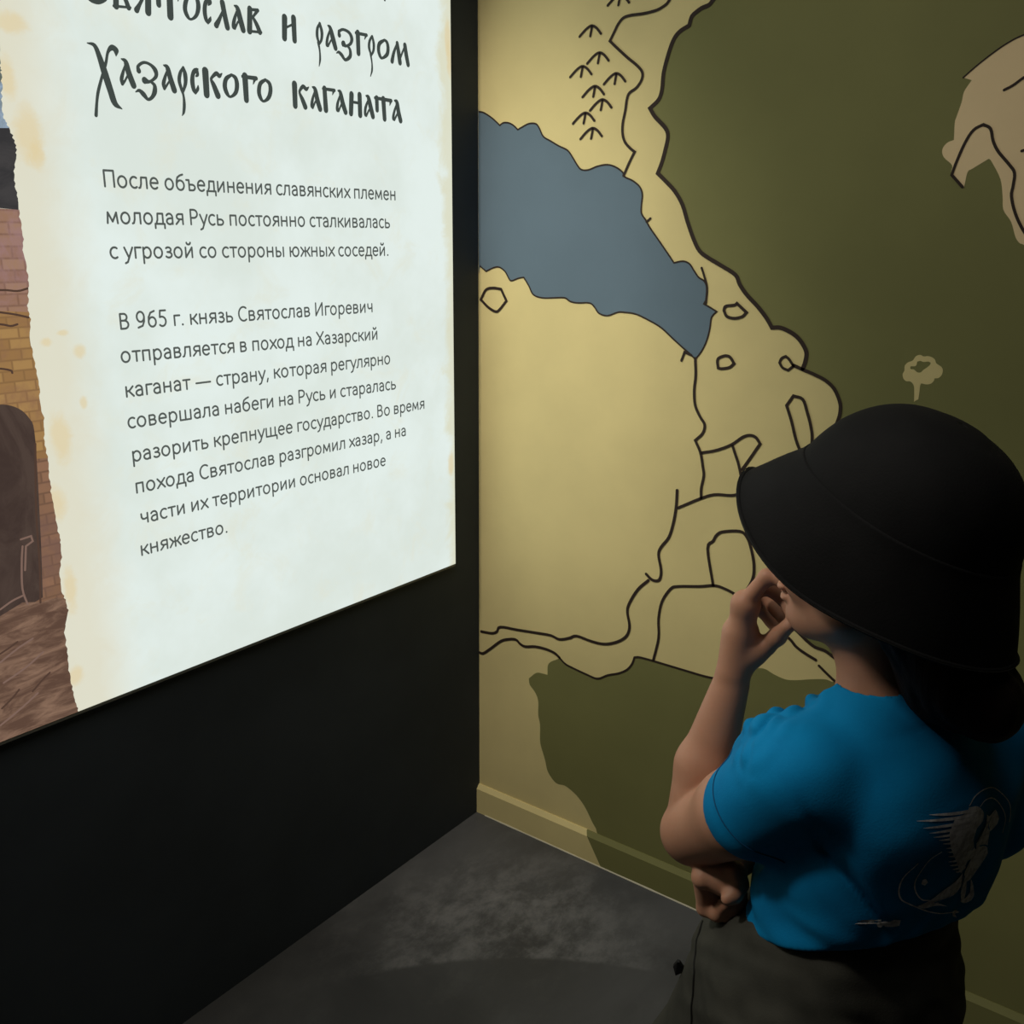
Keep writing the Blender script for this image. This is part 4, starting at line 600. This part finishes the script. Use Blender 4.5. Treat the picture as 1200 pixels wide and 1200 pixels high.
    for _ in range(smooth_it):   # one light relaxation pass over the quads
        s = np.zeros_like(pos); c = np.zeros(len(pos))
        for a in range(4):
            b = (a + 1) % 4
            np.add.at(s, Q[:, a], pos[Q[:, b]]); np.add.at(c, Q[:, a], 1)
            np.add.at(s, Q[:, b], pos[Q[:, a]]); np.add.at(c, Q[:, b], 1)
        pos = pos * 0.5 + 0.5 * s / np.maximum(c, 1)[:, None]
    me = bpy.data.meshes.new(name)
    me.vertices.add(len(pos)); me.vertices.foreach_set('co', pos.astype(np.float32).ravel())
    me.loops.add(len(Q) * 4); me.loops.foreach_set('vertex_index', Q.astype(np.int32).ravel())
    me.polygons.add(len(Q)); me.polygons.foreach_set('loop_start', np.arange(0, len(Q) * 4, 4, dtype=np.int32))
    me.polygons.foreach_set('use_smooth', np.ones(len(Q), bool))
    me.update(calc_edges=True); me.validate()
    return me
def waves(seed, scale, n=7, stretch=(1, 1, 1)):
    r = np.random.default_rng(seed); D_ = r.normal(size=(n, 3)) * np.array(stretch); ph = r.uniform(0, 6.28, n); fr = scale * r.uniform(0.5, 1.6, n)
    D_ /= np.linalg.norm(D_, axis=1)[:, None]
    def f(P):
        s = 0
        for i in range(n): s = s + np.sin((P @ D_[i]) * fr[i] + ph[i] + 1.2 * np.sin(P @ D_[(i + 2) % n] * fr[i] * 0.45))
        return s / n
    return f

# ================================================================== the visitor
PO = Vector((1.2938, -0.8627, 0.0)); PYAW = math.atan2(0.39, -0.92)
PERSON = empty('person', PO, PYAW)
PERSON['label'] = 'person in a black bucket hat and blue t-shirt, hand raised to the mouth'; PERSON['category'] = 'person'
def skin_material():
    t = NT('skin'); o = t.obj(); n = t.noise(o, 9, 4); n2 = t.noise(o, 60, 4)
    c = t.mix(t.mapr(n, 0.35, 0.68), (0.43, 0.215, 0.13), (0.51, 0.265, 0.165))
    return t.bsdf(c, 0.52, 0.35, n2, 0.12, 0.0008, Subsurface_Weight=0.12, Subsurface_Scale=0.01)
def cloth_material(name, a, b, weave=900, rough=0.85, bstr=0.25, spec=0.15, sheen=0.15):
    t = NT(name); o = t.obj(); n = t.noise(o, 14, 4)
    c = t.mix(t.mapr(n, 0.3, 0.7), a, b)
    h = t.noise(o, 420, 3)
    return t.bsdf(c, rough, spec, h, bstr, 0.001, Sheen_Weight=0.0)
M_skin = skin_material()
M_shirt = cloth_material('blue_jersey', (0.0, 0.175, 0.40), (0.0, 0.21, 0.46))
M_trouser = cloth_material('dark_olive_twill', (0.040, 0.040, 0.032), (0.055, 0.054, 0.043), 700)
M_hat = cloth_material('black_cotton', (0.0045, 0.0045, 0.0045), (0.007, 0.007, 0.007), 800, 0.8, 0.3, 0.12, 0.05)
M_hair = NT('dark_brown_hair')
_o = M_hair.obj(); _w = M_hair.noise(M_hair.scaled(_o, (1, 1, 0.08)), 260, 4, 0.6)
M_hair = M_hair.bsdf(M_hair.mix(_w, (0.006, 0.004, 0.003), (0.016, 0.010, 0.008)), 0.6, 0.12, _w, 0.5, 0.002)

# joints in the person's own frame: x forward, y to her left, z up
NB = (-0.02, 0.02, 1.09)
SL = (0.0, 0.135, 1.040); EL = (0.170, 0.122, 0.866); WR_ = (0.175, 0.068, 1.068)
SR = (-.035, -.145, 1.035); ER = (0.05, -0.172, 0.862); WRR = (0.138, 0.075, 0.832)
body = []
U = lambda k, p_: body.append(('u', k, p_))
U(.02, ell((0.0, 0, .99), (.078, .115, .13))); U(.03, ell((0.01, 0, .86), (.085, .10, .12))); U(.03, ell((0.0, 0, .75), (.095, .12, .10)))
U(.03, cap((-.015, -.11, 1.045), (-.005, .12, 1.045), .038)); U(.03, cap((-.03, .015, 1.03), (-.015, .022, 1.10), .055, .047))
U(.02, cap((-.02, .022, 1.08), (.012, .03, 1.22), .044, .045))
# head: skull, jaw, face
HY = math.radians(22); HP = (.018, .03)
_nb = len(body)
U(.03, ell((.018, .03, 1.305), (.098, .076, .100))); U(.03, ell((.060, .03, 1.243), (.062, .058, .072), roty(-12)))
U(.02, ell((.098, .03, 1.192), (.024, .026, .021))); U(.015, cap((.045, .075, 1.215), (.085, .045, 1.19), .020, .018)); U(.015, cap((.045, -.015, 1.215), (.085, .015, 1.19), .020, .018))
U(.012, ell((.088, .062, 1.245), (.030, .022, .026))); U(.012, ell((.088, -.002, 1.245), (.030, .022, .026)))     # cheeks
U(.010, cap((.116, .03, 1.292), (.139, .03, 1.252), .010, .0125)); U(.006, ell((.131, .041, 1.247), (.010, .008, .008))); U(.006, ell((.131, .019, 1.247), (.010, .008, .008)))
for s in (1, -1): U(.014, cap((.106, .03 + s * .046, 1.310), (.117, .03 + s * .012, 1.313), .0085))
U(.005, ell((.124, .03, 1.223), (.010, .022, .0065))); U(.005, ell((.120, .03, 1.210), (.010, .019, .0070)))       # lips
for s in (1, -1):
    body.append(('x', .008, ell((.124, .03 + s * .031, 1.290), (.010, .016, .011))))
    U(.002, cap((.1105, .03 + s * .044, 1.2950), (.1155, .03 + s * .019, 1.2955), .0042)); U(.002, cap((.1085, .03 + s * .043, 1.2825), (.1125, .03 + s * .020, 1.2825), .0040))
    U(.004, ell((.018, .03 + s * .079, 1.268), (.020, .008, .030), roty(-10))); body.append(('x', .004, ell((.024, .03 + s * .088, 1.270), (.010, .006, .018))))
def turn(pr, th=HY, c=HP):      # the head is turned to her left, towards the panel
    f, cen, rad = pr; co, si = math.cos(th), math.sin(th)
    def g(P):
        q = P.copy(); dx = P[:, 0] - c[0]; dy = P[:, 1] - c[1]
        q[:, 0] = c[0] + dx * co + dy * si; q[:, 1] = c[1] - dx * si + dy * co
        return f(q)
    v = cen - np.array([c[0], c[1], 0]); n = np.array([c[0] + v[0] * co - v[1] * si, c[1] + v[0] * si + v[1] * co, cen[2]])
    return g, n, rad
def turn_pt(p_, th=HY, c=HP):
    co, si = math.cos(th), math.sin(th); dx = p_[0] - c[0]; dy = p_[1] - c[1]
    return (c[0] + dx * co - dy * si, c[1] + dx * si + dy * co, p_[2])
HSH = np.array([-.020, .0, 0])
def shift(pr): return (lambda P, f=pr[0]: f(P - HSH)), pr[1] + HSH, pr[2]
body[_nb:] = [(o_, k_, shift(turn(q_))) for o_, k_, q_ in body[_nb:]]
# legs down to the ankles and feet
for s in (1, -1):
    U(.03, cap((.01, s * .07, .72), (.02, s * .085, .42), .075, .052)); U(.02, cap((.02, s * .085, .42), (-.005, s * .09, .09), .050, .033)); U(.02, cap((-.005, s * .09, .07), (.10, s * .10, .035), .034, .024))
# left arm, raised
U(.03, cap(SL, (.085, .132, .952), .046, .048)); U(.02, cap((.085, .132, .942), EL, .049, .043))
U(.004, cap(EL, (.182, .100, .95), .037, .0375)); U(.012, cap((.180, .100, .95), (.176, .070, 1.06), .036, .0235))
# right arm, folded in front
U(.03, cap(SR, ER, .044, .036)); U(.02, cap(ER, (.128, -.060, .838), .036, .034)); U(.015, cap((.128, -.060, .838), WRR, .033, .024))
# left hand: palm, four fingers, thumb
def hand(palm, fingers, thumb, k=0.006):
    for p_ in palm: U(.010, p_)
    for pts, r in fingers: body.append(('u', k * 0.35, chain(pts, r)))
    body.append(('u', k, chain(*thumb)))
LH = HANDPTS_L
hand([cap(LH['wr'], LH['pc'], .0195, .0235), cap(LH['pi'], LH['pp'], .0165, .015), cap(LH['wr'], LH['pi'], .017, .016), cap(LH['wr'], LH['th'], .016, .0165)],
     [(LH['index'], [.0105, .0095, .0088, .0080]), (LH['middle'], [.0108, .0098, .0090, .0080]), (LH['ring'], [.0102, .0092, .0085, .0076]), (LH['little'], [.0092, .0083, .0076, .0070])],
     (LH['thumb'], [.0150, .0120, .0108, .0088]))
RH = HANDPTS_R
hand([cap(RH['wr'], RH['pc'], .022, .022), cap(RH['pi'], RH['pp'], .015, .014)],
     [(RH['index'], [.0105, .0098, .0090, .0082]), (RH['middle'], [.0108, .0100, .0092, .0082]), (RH['ring'], [.0102, .0095, .0088, .0078]), (RH['little'], [.0092, .0085, .0078, .0070])],
     (RH['thumb'], [.0140, .0115, .0105, .0086]))
bme = sdf_mesh('body', body, (-.16, -.26, .0), (.28, .24, 1.44), .0024)
link('body', bme, M_skin, PERSON)
# eyes and eyebrows under the brim
for s in (1, -1):
    bm = bmesh.new(); bmesh.ops.create_uvsphere(bm, u_segments=20, v_segments=12, radius=.0115)
    me = bpy.data.meshes.new('eye'); bm.to_mesh(me); bm.free()
    e = link('eye', me, paint('eye_white', (.6, .58, .55), .2, .02, .5), PERSON, True); e.location = Vector(turn_pt((.1045, .03 + s * .031, 1.289))) + Vector(HSH); e.rotation_euler = (0, 0, HY)
    bm = bmesh.new(); bmesh.ops.create_uvsphere(bm, u_segments=16, v_segments=8, radius=.0052)
    for v in bm.verts: v.co.x *= 0.35
    me = bpy.data.meshes.new('iris'); bm.to_mesh(me); bm.free()
    i_ = link('iris', me, paint('dark_iris', (.02, .012, .008), .15, .02, .5), e, True); i_.location = (.0105, 0, 0)

# shirt
sh = []
S_ = lambda op, k, p_: sh.append((op, k, p_))
S_('u', .02, ell((-.012, 0, .985), (.103, .140, .150))); S_('u', .04, ell((0.008, 0, .875), (.112, .132, .13))); S_('u', .03, ell((0.012, -.0, .80), (.112, .135, .075)))
S_('u', .04, cap((-.020, -.115, 1.045), (-.008, .125, 1.045), .052)); S_('u', .04, cap((-.04, .0, 1.02), (-.022, .02, 1.105), .075, .056))
S_('u', .04, cap((-.052, -.088, 1.0), (-.046, -.086, .885), .056, .054)); S_('u', .04, cap((-.050, .070, 1.0), (-.038, .066, .88), .050, .048))
sl_d = Vv(.085, -.004, -.085)
S_('u', .03, cap(SL, (.058, .133, .968), .057, .060)); S_('u', .03, cap((.055, .12, 1.055), (.095, .105, 1.020), .026, .020))
S_('u', .03, cap(SR, (-.030, -.176, .910), .058, .056))
fw = waves(4, 60, 6, (1, 1, .35)); fd = waves(9, 95, 6, (.6, .6, 1)); fs = waves(12, 130, 5, (1, .4, 1))
def folds(P):
    z = P[:, 2]; lowz = np.clip((.93 - z) / .12, 0, 1); up = np.clip((z - 1.03) / .04, 0, 1) * np.clip((P[:, 0] + .01) / .05, 0, 1)
    d = 0.0022 * fw(P) + 0.0065 * lowz * fd(P + np.stack([0 * z, 0 * z, 0.35 * P[:, 1]], -1)) + 0.010 * up * np.abs(fs(P))
    # drag line from the armpit down across the back
    ln = np.abs((z - .93) - (P[:, 1] - .105) * 1.6) ; d = d - 0.006 * np.exp(-(ln / .008) ** 2) * np.clip((.1 - np.abs(P[:, 1] - .08)) / .06, 0, 1) * (P[:, 0] < .03) * np.clip((z - .86) / .05, 0, 1)
    return d
S_('d', 0, folds)
# sleeve seams, hem, neckline
nd = Vv(.115, 0.0, -.105); nd /= np.linalg.norm(nd)
def sleeve_cut(P):     # keep only what lies above the cuff of each sleeve
    dl = (P - Vv(.1235, .133, .928)) @ nd; nearl = np.clip((.085 - np.linalg.norm(P - Vv(.125, .133, .925), axis=1)) / .02, 0, 1)
    return dl, nearl
def cut(P):
    dl = (P - Vv(.122, .133, .930)) @ nd
    t = np.clip((P[:, 1] - .085) / .02, 0, 1) * np.clip((P[:, 0] - .06) / .01, 0, 1)
    a = np.where(t > 0.5, dl, -1.0)
    rd = Vv(.02, -.22, -.97); dr = (P - Vv(.01, -.18, .925)) @ (rd / np.linalg.norm(rd)); b = np.where(P[:, 1] < -.145, dr, -1.0)
    return np.maximum(a, b)
hem = lambda P: (.797 + .060 * np.clip((.05 - P[:, 0]) / .14, 0, 1) + .006 * np.sin(P[:, 1] * 22 + .6) - P[:, 2])
sh.append(('i', .004, (hem, Vv(0, 0, 0), 1e9)))
# the two cuffs: the cloth ends and the arm goes on inside
sh.append(('x', .003, cap((.086, .133, .930), (.19, .12, .79), .056, .066)))
sh.append(('x', .003, cap((-.018, -.184, .905), (.02, -.19, .82), .050, .056)))
sh.append(('x', .004, cap((-.012, .022, 1.135), (.02, .03, 1.30), .050, .060)))
sh.append(('x', .010, ell((.075, .03, 1.135), (.07, .055, .035), roty(25))))
sme = sdf_mesh('shirt', sh, (-.17, -.26, .75), (.24, .24, 1.18), .0027)
SHIRT = link('shirt', sme, M_shirt, PERSON); SHIRT['label'] = 'bright blue short sleeved t-shirt'

# trousers
tr = []
T_ = lambda k, p_: tr.append(('u', k, p_))
T_(.02, ell((.010, 0, .765), (.118, .138, .085))); T_(.02, cap((.0, -.04, .80), (.0, .04, .80), .090)); T_(.02, ell((-.012, 0, .85), (.088, .112, .06))); T_(.04, ell((.018, 0, .69), (.135, .150, .10)))
for s in (1, -1):
    T_(.06, cap((.030, s * .072, .68), (.035, s * .088, .42), .098, .086)); T_(.03, cap((.035, s * .088, .42), (.010, s * .092, .06), .084, .078))
T_(.06, cap((.112, .062, .685), (.165, .080, .45), .073, .080)); T_(.05, cap((.165, .080, .45), (.060, .090, .16), .080, .078))
tw = waves(21, 55, 6, (1, 1, .5))
tw2 = waves(23, 120, 5, (.5, .5, 1))
tr.append(('d', 0, lambda P: 0.004 * tw(P) + .0035 * tw2(P) * np.clip((P[:, 2] - .60) / .1, 0, 1)))
tr.append(('i', .003, ((lambda P: P[:, 2] - .885), Vv(0, 0, 0), 1e9))); tr.append(('i', .003, ((lambda P: .045 - P[:, 2]), Vv(0, 0, 0), 1e9)))
for s in (1, -1): tr.append(('x', .004, cap((.012, s * .091, .03), (.012, s * .091, .055), .072)))
tme = sdf_mesh('trousers', tr, (-.2, -.26, .03), (.26, .26, .87), .0045)
TROU = link('trousers', tme, M_trouser, PERSON); TROU['label'] = 'dark olive loose trousers'

def surf_bvh(me): return BVHTree.FromPolygons([v.co for v in me.vertices], [tuple(p_.vertices) for p_ in me.polygons])
tb = surf_bvh(tme); sb = surf_bvh(sme)
def on_surface(bvh, q, off):
    r = bvh.find_nearest(Vector(q)); return r[0] + r[1] * off
def cord(name, pts, rad, mat, parent, bvh=None, off=0.0, K=6):
    P_ = [on_surface(bvh, q, off) if bvh else Vector(q) for q in pts]; V = []; Fc = []
    for i, c in enumerate(P_):
        t = (P_[min(i + 1, len(P_) - 1)] - P_[max(i - 1, 0)]).normalized(); a = t.orthogonal().normalized(); b = t.cross(a)
        if i and (a - pa).length > (a + pa).length: a = -a; b = -b
        if i: a = (pa - t * pa.dot(t)).normalized(); b = t.cross(a)
        pa = a
        V += [c + (a * math.cos(6.283 * k / K) + b * math.sin(6.283 * k / K)) * rad for k in range(K)]
    for i in range(len(P_) - 1):
        for k in range(K): Fc.append((i * K + k, i * K + (k + 1) % K, (i + 1) * K + (k + 1) % K, (i + 1) * K + k))
    Fc += [tuple(range(K))[::-1], tuple(range((len(P_) - 1) * K, len(P_) * K))]
    return link(name, mesh(name, V, Fc), mat, parent, True)
M_seam = paint('dark_seam_thread', (.012, .012, .010), .8)
cord('side_seam', [tuple(np.interp(i / 60, [0, .12, .3, 1], [q[c] for q in ((.156, .109, .735), (.123, .147, .694), (.114, .154, .62), (.10, .165, .10))]) for c in range(3)) for i in range(61)], .0016, M_seam, TROU, tb, .0006)
# pocket flap tab sticking out at the front of the left thigh
M_tab = paint('black_webbing', (.006, .006, .006), .7)
tp = on_surface(tb, TABPT, 0.0)
tv = [Vector(q) for q in [(0, 0, 0), (.006, 0, .030), (.0, 0, .006), (.016, 0, -.006), (.006, 0, -.018)]]
V = [(.0, .010, .012), (.004, .010, .010), (.012, .010, -.004), (.006, .010, -.014), (-.003, .0, -.004)]
V2 = [(x - .004, y + .004, z) for x, y, z in V]; n_ = len(V)
o = link('pocket_tab', mesh('pocket_tab', V + V2, [tuple(range(n_))[::-1], tuple(range(n_, 2 * n_))] + [(i, (i + 1) % n_, n_ + (i + 1) % n_, n_ + i) for i in range(n_)]), M_tab, TROU)
o.location = tp
# shirt cuff seam, a cord in darker blue
M_sseam = paint('dark_blue_seam', (.0, .06, .15), .8)
def ring_on(center, nrm, rad, a0, a1, n=30):
    nrm = Vector(nrm).normalized(); a = nrm.orthogonal().normalized(); b = nrm.cross(a); c = Vector(center)
    return [c + (a * math.cos(a0 + (a1 - a0) * i / n) + b * math.sin(a0 + (a1 - a0) * i / n)) * rad for i in range(n + 1)]
def seam_by_plane(name, center, nrm, rad, bvh, mat, parent, rr=.0009):
    c = Vector(center); out = []
    for q in ring_on(center, nrm, 1.0, 0, 2 * math.pi, 60):
        dvec = (q - c).normalized(); hit = bvh.ray_cast(c, dvec, rad)
        if hit[0] is not None: out.append(hit[0] + dvec * .0003)
    if len(out) > 6: return cord(name, out, rr, mat, parent)
seam_by_plane('cuff_seam', (.050, .133, .978), (.6, 0, -.8), .075, sb, M_sseam, SHIRT)

# shoes
M_shoe = paint('black_shoe', (.02, .02, .02), .5); M_sole = paint('pale_rubber_sole', (.45, .44, .42), .7)
for s in (1, -1):
    up = [('u', .02, ell((.055, s * .10, .045), (.115, .040, .040))), ('u', .02, ell((.0, s * .095, .065), (.050, .038, .045))), ('i', .003, ((lambda P: .018 - P[:, 2]), Vv(0, 0, 0), 1e9)), ('x', .004, cap((-.005, s * .093, .10), (-.005, s * .093, .14), .034))]
    shm = link('shoe', sdf_mesh('shoe', up, (-.08, s * .10 - .06, 0), (.19, s * .10 + .06, .12), .004), M_shoe, PERSON)
    so_ = [('u', .01, ell((.055, s * .10, .012), (.122, .044, .030))), ('u', .02, ell((-.01, s * .096, .012), (.055, .040, .030))), ('i', .002, ((lambda P: -P[:, 2] + .001), Vv(0, 0, 0), 1e9)), ('i', .002, ((lambda P: P[:, 2] - .020), Vv(0, 0, 0), 1e9))]
    link('sole', sdf_mesh('sole', so_, (-.09, s * .10 - .06, -.01), (.19, s * .10 + .06, .04), .004), M_sole, shm)

# hair: gathered under the hat, low tail on the upper back
hr = [('u', .03, ell((-.022, .03, 1.285), (.080, .080, .085))), ('u', .015, ell((-.004, .031, 1.318), (.104, .086, .098))), ('u', .03, cap((-.050, .032, 1.235), (-.088, .012, 1.165), .058, .046)), ('u', .03, cap((-.088, .010, 1.165), (-.112, -.008, 1.145), .046, .040)),
      ('x', .006, cap((.040, .08, 1.25), (.02, .10, 1.17), .034)), ('i', .01, ((lambda P: (P[:, 0] + .045 - np.clip(P[:, 2] - 1.245, 0, .06) * 1.6)), Vv(0, 0, 0), 1e9))]
hw = waves(31, 260, 6, (1, 1, .10)); hw2 = waves(32, 60, 5, (1, 1, .3))
hr.append(('d', 0, lambda P: 0.0022 * hw(P) + .005 * hw2(P)))
HAIR = link('hair', sdf_mesh('hair', hr, (-.2, -.1, 1.04), (.13, .16, 1.43), .0028), M_hair, PERSON); HAIR['label'] = 'dark brown hair gathered in a low tail'

# bucket hat
HC = Vector((HATC[0], HATC[1], HATC[2])); HT_A = math.radians(HATC[3]); HT_B = math.radians(HATC[4])
RotH = Matrix.Rotation(HY, 4, 'Z') @ Matrix.Rotation(-HT_A, 4, 'Y') @ Matrix.Rotation(HT_B, 4, 'X')
HATO = empty('hat', HC); HATO.rotation_euler = RotH.to_euler(); HATO.parent = PERSON; HATO['label'] = 'black cotton bucket hat with a wide drooping brim'
hwv = waves(41, 28, 6)
def hat_point(r, z, a, inner=0.0):
    ca, sa = math.cos(a), math.sin(a)
    br = max(0, r - .120) / .05
    x = r * ca * 1.0; y = r * sa * (0.88 - .13 * min(br, 1))
    zz = z - br * (.022 * (abs(sa) ** 1.5)) - br * .012 * (1 - ca) * .5 + br * .005 * math.sin(3 * a + 1)
    q = np.array([[x, y, zz]]); wv = float(hwv(q)[0])
    s = 1 + wv * (.020 + .01 * br)
    return Vector((x * s, y * s, zz + wv * (.003 + .004 * br) * (1 if r > .03 else 0)))
def lathe(name, prof, n=112):
    V = []; Fc = []
    for r, z in prof: V += [hat_point(r, z, 2 * math.pi * k / n) for k in range(n)]
    for i in range(len(prof) - 1):
        for k in range(n): Fc.append((i * n + k, i * n + (k + 1) % n, (i + 1) * n + (k + 1) % n, (i + 1) * n + k))
    return V, Fc
def dense(prof, m=4):
    q = catmull(prof, False, m, 70); return [(float(a), float(b)) for a, b in q]
crown = dense([(.0005, .100), (.03, .097), (.058, .089), (.082, .073), (.101, .050), (.113, .025), (.121, .0), (.123, -.004)])
V, Fc = lathe('crown', crown); me = mesh('crown', V, Fc); o = link('crown', me, M_hat, HATO, True)
m_ = o.modifiers.new('cloth', 'SOLIDIFY'); m_.thickness = .003; m_.offset = 0
brim = dense([(.121, .003), (.126, -.006), (.135, -.017), (.146, -.030), (.156, -.043), (.166, -.057), (.170, -.063)])
V, Fc = lathe('brim', brim); me = mesh('brim', V, Fc); o = link('brim', me, M_hat, HATO, True)
m_ = o.modifiers.new('cloth', 'SOLIDIFY'); m_.thickness = .0032; m_.offset = 0
for q in range(5):
    r = .130 + q * .011; z = float(np.interp(r, [b[0] for b in brim], [b[1] for b in brim]))
    pts = [hat_point(r, z + .0018, 2 * math.pi * k / 72) for k in range(73)]
    cord('brim_stitching', pts, .0007, M_seam, HATO, K=4)
pts = [hat_point(.171, -.0625, 2 * math.pi * k / 96) for k in range(97)]
cord('brim_binding', pts, .0028, M_hat, HATO, K=8)

# printed emblem on the back of the shirt
M_print = NT('grey_print'); _o = M_print.obj(); M_print = M_print.bsdf(M_print.mix(M_print.mapr(M_print.noise(_o, 120, 4), .35, .65), (.55, .53, .52), (.90, .88, .86)), .7, .2)
EDIR = Vector((.80, .52, -.27)).normalized()      # the print is laid on from behind and a little from her right
def print_on_back(name, V, Fc, mat, off):
    out = []; 
    for u, v in V:
        h = sb.ray_cast(Vector((-.105, u, v)) - EDIR * .3, EDIR)
        out.append(h[0] - EDIR * off if h[0] is not None else Vector((-.1, u, v)))
    me = mesh(name, out, Fc); bm = bmesh.new(); bm.from_mesh(me)
    for f in bm.faces:
        if f.normal.dot(EDIR) > 0: f.normal_flip()
    bm.to_mesh(me); bm.free(); return link(name, me, mat, SHIRT, True)
for nm, wd, pts, fill in EMBLEM:
    if fill:
        ps = [tuple(q) for q in catmull(pts, True, 3)]; 
        cx = sum(q[0] for q in ps) / len(ps); V, Fc = poly_faces([ps])
        bm = bmesh.new(); vs = [bm.verts.new((a, b, 0)) for a, b in V]
        for f in Fc: bm.faces.new([vs[i] for i in f])
        bmesh.ops.subdivide_edges(bm, edges=bm.edges[:], cuts=2, use_grid_fill=True); bmesh.ops.triangulate(bm, faces=bm.faces[:])
        bm.verts.index_update(); V = [(v.co.x, v.co.y) for v in bm.verts]; Fc = [tuple(v.index for v in f.verts) for f in bm.faces]; bm.free()
        print_on_back('printed_' + nm, V, Fc, M_print, .0012)
    else:
        V, Fc = ribbon([tuple(q) for q in catmull(pts, False, 5)], wd); print_on_back('printed_' + nm, V, Fc, M_print if 'dark' not in nm else M_shirt, .0013 if 'dark' not in nm else .0020)
